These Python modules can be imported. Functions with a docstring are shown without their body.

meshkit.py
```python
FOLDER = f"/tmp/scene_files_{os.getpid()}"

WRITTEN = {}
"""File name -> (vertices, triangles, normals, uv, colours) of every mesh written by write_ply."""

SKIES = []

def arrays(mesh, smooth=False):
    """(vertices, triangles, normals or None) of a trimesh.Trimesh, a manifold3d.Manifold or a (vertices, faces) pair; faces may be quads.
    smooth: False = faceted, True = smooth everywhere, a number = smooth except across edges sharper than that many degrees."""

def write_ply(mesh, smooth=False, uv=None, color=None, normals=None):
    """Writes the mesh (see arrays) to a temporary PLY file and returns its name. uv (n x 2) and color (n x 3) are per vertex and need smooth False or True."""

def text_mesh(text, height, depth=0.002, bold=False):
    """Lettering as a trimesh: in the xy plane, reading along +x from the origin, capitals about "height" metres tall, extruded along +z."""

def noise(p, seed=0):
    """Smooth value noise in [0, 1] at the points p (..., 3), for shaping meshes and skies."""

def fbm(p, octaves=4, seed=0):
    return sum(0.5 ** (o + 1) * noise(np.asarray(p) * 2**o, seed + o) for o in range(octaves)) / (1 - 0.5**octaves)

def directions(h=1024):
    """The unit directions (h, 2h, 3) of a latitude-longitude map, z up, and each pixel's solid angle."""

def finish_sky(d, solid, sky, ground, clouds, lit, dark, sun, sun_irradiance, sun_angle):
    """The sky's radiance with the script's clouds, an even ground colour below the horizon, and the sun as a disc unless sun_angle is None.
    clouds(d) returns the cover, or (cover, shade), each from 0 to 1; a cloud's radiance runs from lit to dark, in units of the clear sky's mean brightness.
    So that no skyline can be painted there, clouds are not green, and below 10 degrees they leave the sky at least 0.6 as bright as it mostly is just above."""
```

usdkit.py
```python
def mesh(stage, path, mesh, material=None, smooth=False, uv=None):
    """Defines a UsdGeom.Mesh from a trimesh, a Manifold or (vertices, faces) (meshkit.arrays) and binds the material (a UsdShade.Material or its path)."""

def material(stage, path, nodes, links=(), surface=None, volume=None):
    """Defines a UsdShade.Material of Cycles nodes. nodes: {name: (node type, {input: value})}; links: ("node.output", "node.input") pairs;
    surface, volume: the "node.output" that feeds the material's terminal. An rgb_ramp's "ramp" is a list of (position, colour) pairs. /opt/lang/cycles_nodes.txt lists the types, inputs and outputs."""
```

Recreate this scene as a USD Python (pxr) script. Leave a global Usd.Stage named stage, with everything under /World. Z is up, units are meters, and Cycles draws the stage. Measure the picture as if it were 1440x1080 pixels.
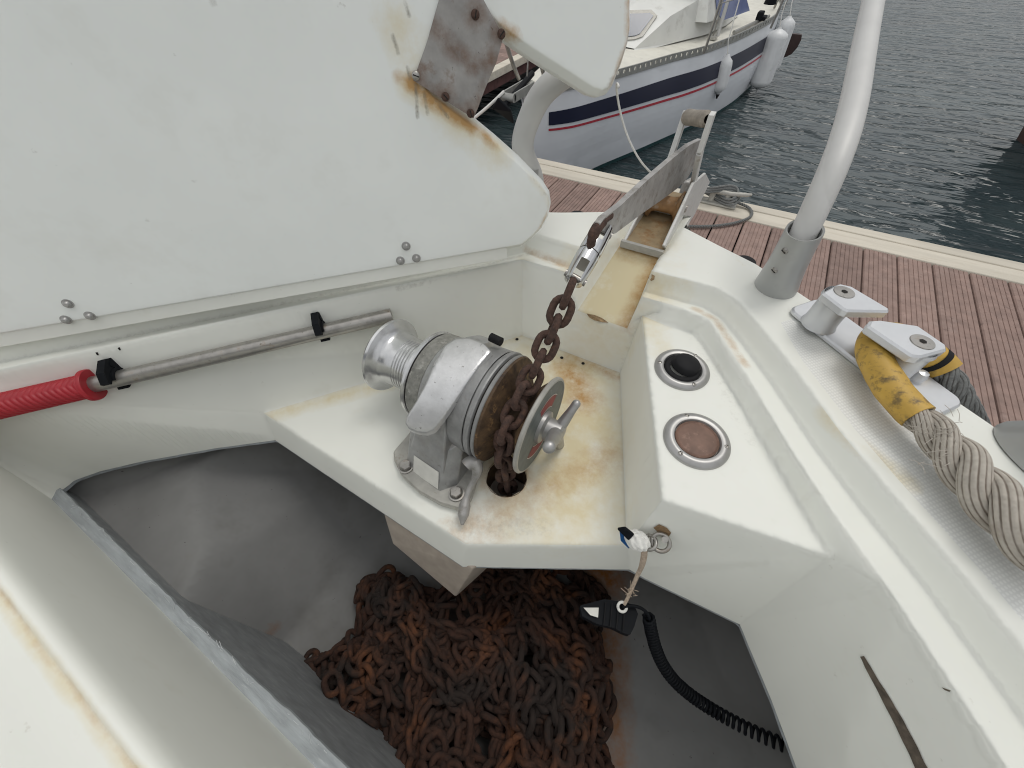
import math, random
import numpy as np, trimesh, usdkit, meshkit, shapely
from shapely.geometry import Polygon, Point
from scipy.spatial import Delaunay, cKDTree
from pxr import Usd, UsdGeom, UsdLux, UsdShade, Sdf, Gf, Vt

random.seed(7); RNG = np.random.default_rng(7)
stage = Usd.Stage.CreateInMemory()
UsdGeom.SetStageUpAxis(stage, UsdGeom.Tokens.z); UsdGeom.SetStageMetersPerUnit(stage, 1.0)
UsdGeom.Xform.Define(stage, '/World'); UsdGeom.Scope.Define(stage, '/World/Looks')

# ------------------------------------------------------------------ camera, sky, sun, exposure
EYE = np.array([0, 0, 1.6])                      # water level is z = 0; +y is towards the bow, +x starboard
RM = np.array([[.8639, .5029, -.0262], [.3836, -.6908, -.6128], [-.3263, .5194, -.7898]])   # rows: right, down, forward
u_, s_, vt_ = np.linalg.svd(RM); RM = u_ @ vt_
EXPOSURE = 0.10
cam = UsdGeom.Camera.Define(stage, '/World/camera')
cam.CreateHorizontalApertureAttr(36.0); cam.CreateVerticalApertureAttr(27.0); cam.CreateFocalLengthAttr(36 * 541 / 1440)
cam.CreateClippingRangeAttr(Gf.Vec2f(.01, 2000)); cam.CreateExposureAttr(EXPOSURE)
M4 = np.eye(4); M4[0, :3] = RM[0]; M4[1, :3] = -RM[1]; M4[2, :3] = -RM[2]; M4[3, :3] = EYE
cam.AddTransformOp().Set(Gf.Matrix4d(*M4.ravel().tolist()))

SUN_AZ, SUN_EL = math.radians(20), math.radians(66)      # azimuth = atan2(x, y) of the direction towards the sun
sun_dir = np.array([math.sin(SUN_AZ) * math.cos(SUN_EL), math.cos(SUN_AZ) * math.cos(SUN_EL), math.sin(SUN_EL)])
dome = UsdLux.DomeLight.Define(stage, '/World/sky')
dome.GetPrim().SetCustomDataByKey('kind', 'structure')
sky_mat = usdkit.material(stage, '/World/Looks/overcast_sky', {
    'sky': ('sky_texture', {'sky_type': 'single_scattering', 'sun_disc': False, 'sun_elevation': SUN_EL, 'sun_rotation': SUN_AZ, 'air_density': 1.0, 'aerosol_density': 2.0}),
    'tc': ('texture_coordinate', {}), 'map': ('mapping', {'scale': (1, 1, 2.2)}),
    'cn': ('noise_texture', {'scale': 2.2, 'detail': 5, 'roughness': .55}),
    'cr': ('rgb_ramp', {'ramp': [(0.3, (4.7, 4.8, 4.95)), (0.5, (6.7, 6.75, 6.8)), (0.72, (9.2, 9.2, 9.1))]}),
    'sx': ('separate_xyz', {}), 'zr': ('map_range', {'from_min': 0., 'from_max': 1., 'to_min': .55, 'to_max': 1.30, 'clamp': True}), 'zc': ('combine_color', {'color_type': 'rgb'}), 'zm': ('mix_color', {'blend_type': 'multiply', 'fac': 1.0, 'use_clamp_result': False}),
    'mx': ('mix_color', {'blend_type': 'mix', 'fac': .9, 'use_clamp_result': False}),
    'bg': ('background_shader', {'strength': .104})},
    [('tc.generated', 'map.vector'), ('map.vector', 'cn.vector'), ('cn.fac', 'cr.fac'), ('sky.color', 'mx.a'), ('tc.generated', 'sx.vector'), ('sx.z', 'zr.value'), ('zr.result', 'zc.r'), ('zr.result', 'zc.g'), ('zr.result', 'zc.b'), ('cr.color', 'zm.a'), ('zc.color', 'zm.b'), ('zm.result', 'mx.b'), ('mx.result', 'bg.color')], surface='bg.background')
UsdShade.MaterialBindingAPI.Apply(dome.GetPrim()).Bind(sky_mat)
sun = UsdLux.DistantLight.Define(stage, '/World/sun')
sun.CreateNormalizeAttr(True); sun.CreateIntensityAttr(0.22); sun.CreateAngleAttr(22.0); sun.CreateColorAttr(Gf.Vec3f(1, .97, .92))
zz = sun_dir; xx = np.cross([0, 0, 1], zz); xx /= np.linalg.norm(xx); yy = np.cross(zz, xx)
S4 = np.eye(4); S4[0, :3] = xx; S4[1, :3] = yy; S4[2, :3] = zz
sun.AddTransformOp().Set(Gf.Matrix4d(*S4.ravel().tolist()))
sun.GetPrim().SetCustomDataByKey('kind', 'structure')

# ------------------------------------------------------------------ survey: points measured relative to the eye
def ray(px, py): return RM.T @ np.array([(px - 720) / 541, (py - 540) / 541, 1.0])
def at(px, py, z): d = ray(px, py); return d * z / d[2]
def atx(px, py, x): d = ray(px, py); return d * x / d[0]
def aty(px, py, y): d = ray(px, py); return d * y / d[1]
def atplane(px, py, p, n): d = ray(px, py); return d * (np.dot(p, n) / np.dot(d, n))
A = lambda *p: np.array(p, float)
def unit(v): v = np.asarray(v, float); return v / np.linalg.norm(v)

# ------------------------------------------------------------------ prims
used = {}
def numbered(parent, name):
    k = (parent, name); n = used.get(k, 0); used[k] = n + 1
    return name if n == 0 else f'{name}_{n:03d}'
LOC = {'/World': np.zeros(3)}
def tag(p, label=None, cat=None, group=None, kind=None):
    for k, v in (('label', label), ('category', cat), ('group', group), ('kind', kind)):
        if v: p.SetCustomDataByKey(k, v)
    return p
def thing(name, label, cat, loc=(0, 0, 0), group=None, kind=None):
    path = '/World/' + numbered('/World', name)
    x = UsdGeom.Xform.Define(stage, path); loc = np.asarray(loc, float)
    x.AddTranslateOp().Set(Gf.Vec3d(*(loc + EYE).tolist())); LOC[path] = loc
    tag(x.GetPrim(), label, cat, group, kind)
    return path
def obj(name, mesh, mat, parent='/World', smooth=40, label=None, normals=None, vars=None, kind=None):
    path = parent + '/' + numbered(parent, name)
    root = '/World/' + path.split('/')[2]
    off = LOC.get(root, None)
    off = EYE if off is None else -off
    if normals is None:
        v, f, n = meshkit.arrays(mesh, smooth)
        if vars: k_ = cKDTree(np.asarray(mesh.vertices)).query(v)[1]; vars = {a: np.asarray(b)[k_] for a, b in vars.items()}
    else:
        v, f, n = mesh[0], mesh[1], normals
    v = v + off
    LOC.setdefault(root, np.zeros(3) - EYE) if off is EYE else None
    m = usdkit.mesh(stage, path, (v, f), MATS[mat] if isinstance(mat, str) else mat)
    if n is not None:
        m.CreateNormalsAttr(Vt.Vec3fArray.FromNumpy(np.asarray(n, np.float32))); m.SetNormalsInterpolation('vertex')
    for k, a in (vars or {}).items():
        UsdGeom.PrimvarsAPI(m).CreatePrimvar(k, Sdf.ValueTypeNames.FloatArray, 'vertex').Set(Vt.FloatArray.FromNumpy(np.asarray(a, np.float32)))
    tag(m.GetPrim(), label, kind=kind)
    return path
def solo(name, mesh, mat, label, cat, group=None, kind=None, smooth=40):
    p = obj(name, mesh, mat, '/World', smooth)
    tag(stage.GetPrimAtPath(p), label, cat, group, kind); return p

# ------------------------------------------------------------------ mesh helpers
cat = trimesh.util.concatenate
def T(v, f): return trimesh.Trimesh(np.asarray(v, float), np.asarray(f, int), process=False)
def frame(d, up=(0, 0, 1)):
    d = unit(d); s = np.cross(d, up)
    if np.linalg.norm(s) < 1e-6: s = np.cross(d, (1, 0, 0))
    s = unit(s); return s, np.cross(s, d), d
def tube(pts, r, n=16, caps=True, squash=1.0, up=(0, 0, 1)):
    pts = np.asarray(pts, float); m = len(pts); r = np.broadcast_to(np.asarray(r, float), m)
    t = np.gradient(pts, axis=0); t /= np.linalg.norm(t, axis=1)[:, None]
    s, u, _ = frame(t[0], up); V = []
    for i in range(m):
        s = unit(s - t[i] * np.dot(s, t[i])); u = np.cross(t[i], s) * 1.0
        a = np.linspace(0, 2 * np.pi, n, endpoint=False)
        V.append(pts[i] + r[i] * (np.cos(a)[:, None] * s + squash * np.sin(a)[:, None] * u))
    V = np.vstack(V); F = []
    for i in range(m - 1):
        for j in range(n):
            a, b, c, d = i * n + j, i * n + (j + 1) % n, (i + 1) * n + (j + 1) % n, (i + 1) * n + j
            F += [(a, b, c), (a, c, d)]
    if caps:
        V = np.vstack([V, pts[0], pts[-1]]); k = len(V)
        F += [(k - 2, (j + 1) % n, j) for j in range(n)] + [(k - 1, (m - 1) * n + j, (m - 1) * n + (j + 1) % n) for j in range(n)]
    return T(V, F)
def cyl(a, b, r, r2=None, n=24): return tube([a, b], [r, r if r2 is None else r2], n)
def spline(pts, k=8):
    from scipy.interpolate import CubicSpline
    pts = np.asarray(pts, float); t = np.r_[0, np.cumsum(np.linalg.norm(np.diff(pts, axis=0), axis=1))]
    return CubicSpline(t, pts)(np.linspace(0, t[-1], (len(pts) - 1) * k + 1))
def resample(pts, step):
    pts = np.asarray(pts, float); t = np.r_[0, np.cumsum(np.linalg.norm(np.diff(pts, axis=0), axis=1))]
    q = np.linspace(0, t[-1], max(2, int(round(t[-1] / step)) + 1))
    return np.stack([np.interp(q, t, pts[:, i]) for i in range(3)], 1)
def lathe(prof, o, d, n=48, up=(0, 0, 1)):
    """prof: (along, radius) pairs; revolved about the axis through o along d"""
    s, u, d = frame(d, up); a = np.linspace(0, 2 * np.pi, n, endpoint=False); V = []
    for h, r in prof: V.append(np.asarray(o) + h * d + max(r, 1e-5) * (np.cos(a)[:, None] * s + np.sin(a)[:, None] * u))
    V = np.vstack(V); F = []
    for i in range(len(prof) - 1):
        for j in range(n):
            a0, b0, c0, d0 = i * n + j, i * n + (j + 1) % n, (i + 1) * n + (j + 1) % n, (i + 1) * n + j
            F += [(a0, b0, c0), (a0, c0, d0)]
    m = T(V, F); m.invert() if m.volume < 0 else None; return m
def hull(pts, r=0.0, n=1):
    pts = np.asarray(pts, float)
    if r > 0:
        s = trimesh.creation.icosphere(n, r).vertices; pts = (pts[:, None] + s[None]).reshape(-1, 3)
    return trimesh.convex.convex_hull(pts)
def box(c, size, ax=None, r=0.0):
    h = np.asarray(size, float) / 2 - r; ax = np.eye(3) if ax is None else np.asarray(ax)
    P = np.array([(i, j, k) for i in (-1, 1) for j in (-1, 1) for k in (-1, 1)]) * h
    return hull(np.asarray(c) + P @ ax, r)
def ext(poly, o, x, y, d, bevel=0.0):
    """extrudes a 2-D polygon (in the plane o + a x + b y) by d along x cross y, both rims chamfered"""
    x, y = unit(x), unit(y); z = np.cross(x, y)
    P = poly if isinstance(poly, Polygon) else Polygon(poly)
    P = shapely.geometry.polygon.orient(P)
    if bevel:
        q = shapely.segmentize(P, .004) if P.length < 4 else P
        m = trimesh.creation.extrude_polygon(P, d - 2 * bevel, engine='earcut'); m.apply_translation((0, 0, bevel))
        inn = P.buffer(-bevel, join_style=2)
        parts = [m]
        if not inn.is_empty and inn.geom_type == 'Polygon':
            ri = np.asarray(shapely.geometry.polygon.orient(inn).exterior.coords)[:-1]; ro = np.asarray(P.exterior.coords)[:-1]
            if len(ri) == len(ro):
                k = np.argmin(np.linalg.norm(ri - ro[0], axis=1)); ri = np.roll(ri, -k, axis=0); N = len(ri)
                for zt, zb, flip in ((d, d - bevel, False), (0, bevel, True)):
                    V = np.vstack([np.c_[ro, np.full(N, zb)], np.c_[ri, np.full(N, zt)]]); F = []
                    for j in range(N):
                        a, b, c, e = j, (j + 1) % N, N + (j + 1) % N, N + j
                        F += [(a, b, c), (a, c, e)]
                    cv, cf = trimesh.creation.triangulate_polygon(Polygon(ri), engine='earcut')
                    k0 = len(V); V = np.vstack([V, np.c_[cv, np.full(len(cv), zt)]]); F = F + [tuple(x + k0) for x in cf]
                    t = T(V, F)
                    if flip: t.invert()
                    parts.append(t)
                side = trimesh.creation.extrude_polygon(P, d - 2 * bevel, engine='earcut')
                keep = np.abs(side.face_normals[:, 2]) < .5; side.update_faces(keep); side.apply_translation((0, 0, bevel)); parts[0] = side
        m = cat(parts)
    else:
        m = trimesh.creation.extrude_polygon(P, d, engine='earcut')
    v = m.vertices; m = T(np.asarray(o) + v[:, :1] * x + v[:, 1:2] * y + v[:, 2:3] * z, m.faces); return m
def rrect(w, h, r, n=6):
    return Polygon([(-w / 2 + r, -h / 2 + r), (w / 2 - r, -h / 2 + r), (w / 2 - r, h / 2 - r), (-w / 2 + r, h / 2 - r)]).buffer(r, quad_segs=n)
def link_mesh(half=.0053, rad=.0112, wire=.0050, n=9, k=7):
    c = []
    for a in np.linspace(-np.pi / 2, np.pi / 2, n): c.append((half + rad * np.cos(a), rad * np.sin(a), 0))
    for a in np.linspace(np.pi / 2, 3 * np.pi / 2, n): c.append((-half + rad * np.cos(a), rad * np.sin(a), 0))
    c = np.array(c); m = len(c); V = []; t = np.roll(c, -1, 0) - np.roll(c, 1, 0); t /= np.linalg.norm(t, axis=1)[:, None]
    for i in range(m):
        s = np.cross(t[i], (0, 0, 1)); a = np.linspace(0, 2 * np.pi, k, endpoint=False)
        V.append(c[i] + wire * (np.cos(a)[:, None] * s + np.sin(a)[:, None] * np.array([0, 0, 1])))
    V = np.vstack(V); F = []
    for i in range(m):
        for j in range(k):
            a, b, cc, d = i * k + j, i * k + (j + 1) % k, ((i + 1) % m) * k + (j + 1) % k, ((i + 1) % m) * k + j
            F += [(a, cc, b), (a, d, cc)]
    return T(V, F)
LINK = link_mesh(); LINKV, LINKF = np.array(LINK.vertices), np.array(LINK.faces)
def place_link(c, d, side, jit=0):
    d = unit(d); side = unit(side - d * np.dot(side, d)); up = np.cross(d, side)
    return T(np.asarray(c) + LINKV @ np.array([d, side, up]), LINKF)

# ------------------------------------------------------------------ materials
MATS = {}
def mat(name, base, rough=.5, metal=0., var=.12, scale=30., spots=(), bump=0., bscale=60., attrs=(), coat=0., coords='geometry.position', extra=None, spec=None, vmap=None):
    """base colour with two-octave variation; spots: (colour, noise scale, threshold, softness, strength); attrs: (primvar, colour, noise scale)"""
    N = {'g': ('geometry', {}), 'oc': ('texture_coordinate', {}), 'm': ('mapping', {'scale': vmap or (1, 1, 1)}),
         'n1': ('noise_texture', {'scale': scale, 'detail': 6, 'roughness': .6}),
         'r1': ('map_range', {'from_min': .3, 'from_max': .7, 'to_min': 1 - var, 'to_max': 1 + var, 'clamp': True}),
         'c': ('color', {'value': base}), 'v1': ('combine_color', {'color_type': 'rgb'}),
         'mul': ('mix_color', {'blend_type': 'multiply', 'fac': 1.0}),
         'p': ('principled_bsdf', {'metallic': metal, 'roughness': rough, 'coat_weight': coat})}
    if spec is not None: N['p'][1]['specular_ior_level'] = spec
    L = [('g.position', 'm.vector'), ('m.vector', 'n1.vector'), ('n1.fac', 'r1.value'), ('r1.result', 'v1.r'), ('r1.result', 'v1.g'), ('r1.result', 'v1.b'),
         ('c.color', 'mul.a'), ('v1.color', 'mul.b')]
    cur = 'mul.result'
    for i, (col, sc, th, soft, st) in enumerate(spots):
        N[f'sn{i}'] = ('noise_texture', {'scale': sc, 'detail': 5, 'roughness': .65})
        N[f'sr{i}'] = ('map_range', {'from_min': th, 'from_max': th + soft, 'to_min': 0, 'to_max': st, 'clamp': True})
        N[f'sm{i}'] = ('mix_color', {'blend_type': 'mix', 'b': col})
        L += [('m.vector', f'sn{i}.vector'), (f'sn{i}.fac', f'sr{i}.value'), (f'sr{i}.result', f'sm{i}.fac'), (cur, f'sm{i}.a')]
        cur = f'sm{i}.result'
    for i, (pv, col, sc) in enumerate(attrs):
        N[f'at{i}'] = ('attribute', {'attribute': pv})
        N[f'an{i}'] = ('noise_texture', {'scale': sc, 'detail': 6, 'roughness': .7})
        N[f'aa{i}'] = ('math', {'math_type': 'multiply'}); N[f'ar{i}'] = ('map_range', {'from_min': .10, 'from_max': .36, 'to_min': 0, 'to_max': 1, 'clamp': True})
        N[f'am{i}'] = ('mix_color', {'blend_type': 'mix', 'b': col})
        L += [('m.vector', f'an{i}.vector'), (f'at{i}.fac', f'aa{i}.value1'), (f'an{i}.fac', f'aa{i}.value2'), (f'aa{i}.value', f'ar{i}.value'), (f'ar{i}.result', f'am{i}.fac'), (cur, f'am{i}.a')]
        cur = f'am{i}.result'
    L.append((cur, 'p.base_color'))
    if bump:
        N['bn'] = ('noise_texture', {'scale': bscale, 'detail': 4, 'roughness': .6}); N['b'] = ('bump', {'strength': bump, 'distance': .002})
        L += [('m.vector', 'bn.vector'), ('bn.fac', 'b.height'), ('b.normal', 'p.normal')]
    if extra: extra(N, L)
    MATS[name] = usdkit.material(stage, '/World/Looks/' + name, N, L, surface='p.BSDF')
    return MATS[name]

GEL = (.76, .765, .705)
RUST = (.46, .27, .10); YEL = (.66, .575, .37); GRIME = (.20, .18, .14)
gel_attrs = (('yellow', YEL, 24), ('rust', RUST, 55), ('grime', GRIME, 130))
gel_spots = (((.22, .20, .16), 260, .735, .03, .75), ((.60, .57, .46), 26, .60, .2, .2), ((.45, .42, .34), 90, .68, .06, .3))
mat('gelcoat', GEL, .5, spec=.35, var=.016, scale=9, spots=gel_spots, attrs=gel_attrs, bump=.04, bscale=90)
mat('lid_gelcoat', (.79, .81, .775), .5, var=.03, scale=7, spots=(((.22, .21, .18), 210, .745, .03, .7), ((.60, .585, .52), 8, .55, .25, .35), ((.40, .39, .35), 60, .70, .05, .35)), attrs=gel_attrs, bump=.05, bscale=60)
def nonslip(N, L):
    N['w1'] = ('wave_texture', {'wave_type': 'bands', 'bands_direction': 'x', 'scale': 88}); N['w2'] = ('wave_texture', {'wave_type': 'bands', 'bands_direction': 'y', 'scale': 88})
    N['rot'] = ('mapping', {'rotation': (0, 0, .75)}); N['wm'] = ('math', {'math_type': 'multiply'}); N['wb'] = ('bump', {'strength': .16, 'distance': .0008})
    L[:] = [l for l in L if l[1] != 'p.normal']
    N['wr'] = ('map_range', {'from_min': .05, 'from_max': .5, 'to_min': .90, 'to_max': 1.02, 'clamp': True}); N['wc'] = ('combine_color', {'color_type': 'rgb'}); N['wx'] = ('mix_color', {'blend_type': 'multiply', 'fac': 1.0})
    last = [l for l in L if l[1] == 'p.base_color'][0]; L.remove(last)
    L += [('g.position', 'rot.vector'), ('rot.vector', 'w1.vector'), ('rot.vector', 'w2.vector'), ('w1.fac', 'wm.value1'), ('w2.fac', 'wm.value2'), ('wm.value', 'wb.height'), ('wb.normal', 'p.normal'),
          ('wm.value', 'wr.value'), ('wr.result', 'wc.r'), ('wr.result', 'wc.g'), ('wr.result', 'wc.b'), (last[0], 'wx.a'), ('wc.color', 'wx.b'), ('wx.result', 'p.base_color')]
mat('nonslip_gelcoat', (.75, .755, .72), .5, var=.02, scale=12, spots=(((.5, .48, .43), 60, .70, .1, .35),), attrs=gel_attrs, extra=nonslip)
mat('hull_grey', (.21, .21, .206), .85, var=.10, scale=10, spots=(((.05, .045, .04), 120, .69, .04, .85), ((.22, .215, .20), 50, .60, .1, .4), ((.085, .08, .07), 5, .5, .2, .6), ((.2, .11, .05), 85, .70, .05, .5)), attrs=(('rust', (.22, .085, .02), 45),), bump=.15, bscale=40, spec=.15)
mat('raw_fibreglass', (.33, .355, .37), .55, var=.2, scale=130, spots=(((.55, .57, .58), 240, .60, .12, .5),), bump=.4, bscale=260, vmap=(.16, 1, 1))
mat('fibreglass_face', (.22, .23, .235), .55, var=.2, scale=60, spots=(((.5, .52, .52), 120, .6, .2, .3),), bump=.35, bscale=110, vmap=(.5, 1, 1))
mat('trunk_grp', (.36, .31, .26), .5, var=.2, scale=25, spots=(((.25, .14, .06), 30, .6, .2, .4),), bump=.1)
mat('crack_core', (.10, .08, .06), .8, var=.5, scale=120, bump=.6, bscale=200)
mat('chip', (.28, .19, .10), .8, var=.5, scale=150, bump=.4, bscale=200)
mat('stained_steel', (.30, .29, .275), .5, metal=.35, var=.22, scale=35, spots=(((.15, .075, .035), 26, .58, .14, .8), ((.06, .05, .04), 130, .66, .05, .8)), attrs=(('rust', (.13, .055, .020), 60), ('core', (.035, .018, .010), 90)), bump=.15, bscale=120)
mat('rust', (.065, .034, .024), .82, var=.5, scale=160, spots=(((.14, .065, .032), 110, .58, .15, .5), ((.028, .019, .016), 70, .53, .2, .75)), bump=.8, bscale=420)
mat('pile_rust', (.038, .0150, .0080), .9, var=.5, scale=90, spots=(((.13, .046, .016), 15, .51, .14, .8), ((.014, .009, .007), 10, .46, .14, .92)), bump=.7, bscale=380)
mat('roller_nylon', (.30, .17, .075), .6, var=.3, scale=50, spots=(((.55, .5, .42), 40, .55, .15, .6),), bump=.2, bscale=150)
mat('brass_rust', (.085, .050, .024), .7, metal=.1, var=.5, scale=60, spots=(((.030, .017, .010), 45, .46, .16, .9), ((.26, .15, .06), 70, .58, .12, .7)), bump=.4, bscale=150)
mat('cast_aluminium', (.38, .38, .375), .42, metal=.7, var=.18, scale=45, spots=(((.20, .195, .18), 95, .60, .1, .6), ((.33, .31, .27), 22, .52, .2, .5), ((.06, .055, .05), 240, .70, .04, .8)), bump=.2, bscale=260)
mat('worn_aluminium', (.56, .56, .555), .33, metal=.75, var=.1, scale=70, spots=(((.13, .12, .11), 170, .64, .05, .75),), bump=.12, bscale=220)
mat('mottled_aluminium', (.24, .238, .215), .62, metal=.35, var=.35, scale=90, spots=(((.55, .54, .49), 120, .58, .1, .6), ((.15, .14, .11), 60, .55, .15, .5)), bump=.5, bscale=240)
mat('dull_aluminium', (.29, .29, .285), .5, metal=.5, var=.16, scale=50, spots=(((.22, .20, .17), 60, .58, .15, .5), ((.10, .09, .08), 220, .68, .05, .7)), bump=.2, bscale=200)
mat('polished_aluminium', (.62, .62, .615), .22, metal=.95, var=.08, scale=60, spots=(((.45, .44, .42), 130, .64, .08, .5),))
mat('stained_floor', (.30, .22, .12), .6, var=.3, scale=40, spots=(((.26, .12, .03), 50, .5, .2, .8), ((.06, .05, .03), 130, .64, .06, .8)))
mat('roller_cheek', (.60, .595, .57), .5, metal=.25, var=.1, scale=50, spots=(((.28, .23, .16), 50, .58, .12, .6), ((.10, .08, .06), 150, .68, .06, .6)))
mat('chrome', (.66, .66, .66), .12, metal=1., var=.04)
mat('stainless', (.36, .345, .32), .34, metal=.85, var=.2, scale=60, spots=(((.24, .17, .11), 60, .57, .14, .6), ((.14, .12, .10), 170, .62, .08, .6)))
mat('brushed_steel', (.36, .355, .345), .4, metal=.75, var=.1, scale=60, spots=(((.32, .28, .25), 90, .6, .15, .4),))
mat('anodised', (.5,.5,.5), .42, metal=.45, var=.05, scale=20, spots=(((.5, .49, .46), 60, .66, .12, .4),))
mat('cleat_anodised', (.60, .61, .62), .36, metal=.55, var=.05, scale=30, spots=(((.45, .44, .42), 70, .66, .1, .4),))
mat('foot_anodised', (.36, .365, .355), .42, metal=.35, var=.06, scale=20, spots=(((.24, .24, .23), 40, .62, .15, .3),))
mat('painted_tube', (.53, .525, .505), .5, metal=.1, var=.04, scale=25, spots=(((.45, .44, .42), 45, .71, .05, .5),))
mat('galvanised', (.35, .34, .325), .5, metal=.5, var=.2, scale=45, spots=(((.17, .15, .12), 50, .52, .15, .7), ((.22, .12, .05), 28, .60, .15, .7), ((.08, .07, .06), 150, .66, .06, .7)), bump=.3, bscale=200)
mat('aged_aluminium', (.38, .37, .335), .5, metal=.35, var=.15, scale=60, spots=(((.22, .19, .14), 55, .6, .12, .7), ((.08, .07, .06), 160, .68, .06, .7)), bump=.2, bscale=200)
mat('worn_nylon', (.25, .22, .18), .6, var=.25, scale=70, spots=(((.18, .14, .10), 60, .56, .15, .7),), bump=.3, bscale=150)
mat('black_plastic', (.007, .008, .010), .6, var=.2, scale=60, spec=.12)
mat('black_rubber', (.010, .010, .011), .65, var=.2, scale=60, spec=.2)
mat('brown_rubber', (.165, .095, .068), .6, var=.25, scale=60, spots=(((.32, .20, .15), 90, .58, .12, .6),), bump=.25, bscale=200)
mat('red_rubber', (.36, .014, .024), .45, var=.1, scale=40)
mat('red_print', (.17, .012, .016), .5, var=.3, scale=90, spots=(((.10, .07, .06), 70, .55, .15, .6),))
mat('grey_print', (.10, .112, .105), .5, metal=.0, var=.2, scale=80, spots=(((.25, .26, .25), 120, .6, .1, .5),))
mat('worn_label', (.62, .61, .56), .5, var=.08, scale=60, spots=(((.4, .38, .33), 60, .66, .1, .4),))
mat('yellow_hose', (.50, .31, .055), .55, var=.15, scale=40, spots=(((.15, .10, .035), 95, .53, .12, .75), ((.05, .04, .03), 38, .57, .10, .85)), bump=.15, bscale=120)
mat('rope', (.42, .385, .335), .95, var=.16, scale=150, spots=(((.25, .20, .16), 30, .56, .15, .55), ((.54, .51, .46), 60, .58, .14, .6)), attrs=(('groove', (.17, .14, .115), 70),), bump=.08, bscale=700, spec=.1)
mat('grey_rope', (.17, .175, .17), .9, var=.3, attrs=(('groove', (.05, .045, .04), 60),), scale=220, bump=.5, bscale=500)
mat('white_fibre', (.62, .64, .65), .6)
mat('white_cord', (.74, .73, .69), .8, var=.1, scale=300)
mat('worn_cord', (.50, .40, .31), .9, var=.3, scale=300, bump=.5, bscale=600)
mat('blue_plastic', (.01, .08, .24), .4, var=.1)
mat('old_sealant', (.22, .14, .07), .85, var=.4, scale=200, bump=.6, bscale=300)
mat('dark_hole', (.012, .010, .008), .9)
# pontoon
def plank_extra(N, L):
    N['oi'] = ('object_info', {}); N['hv'] = ('map_range', {'from_min': 0, 'from_max': 1, 'to_min': .82, 'to_max': 1.16}); N['hc'] = ('combine_color', {'color_type': 'rgb'}); N['hx'] = ('mix_color', {'blend_type': 'multiply', 'fac': 1.0})
    last = [l for l in L if l[1] == 'p.base_color'][0]; L.remove(last)
    L += [('oi.random', 'hv.value'), ('hv.result', 'hc.r'), ('hv.result', 'hc.g'), ('hv.result', 'hc.b'), (last[0], 'hx.a'), ('hc.color', 'hx.b'), ('hx.result', 'p.base_color')]
mat('composite_plank', (.25, .168, .14), .75, var=.2, scale=20, spots=(((.36, .27, .235), 14, .55, .2, .45), ((.10, .06, .05), 45, .6, .1, .5), ((.5, .45, .4), 260, .72, .04, .6)), bump=.3, bscale=200, extra=plank_extra)
mat('pale_timber', (.55, .505, .42), .75, var=.14, scale=14, spots=(((.40, .33, .24), 30, .58, .12, .5),), bump=.25, bscale=120, vmap=(.12, 1, 1))
mat('dock_frame', (.10, .045, .04), .8, var=.3, scale=20)
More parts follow.
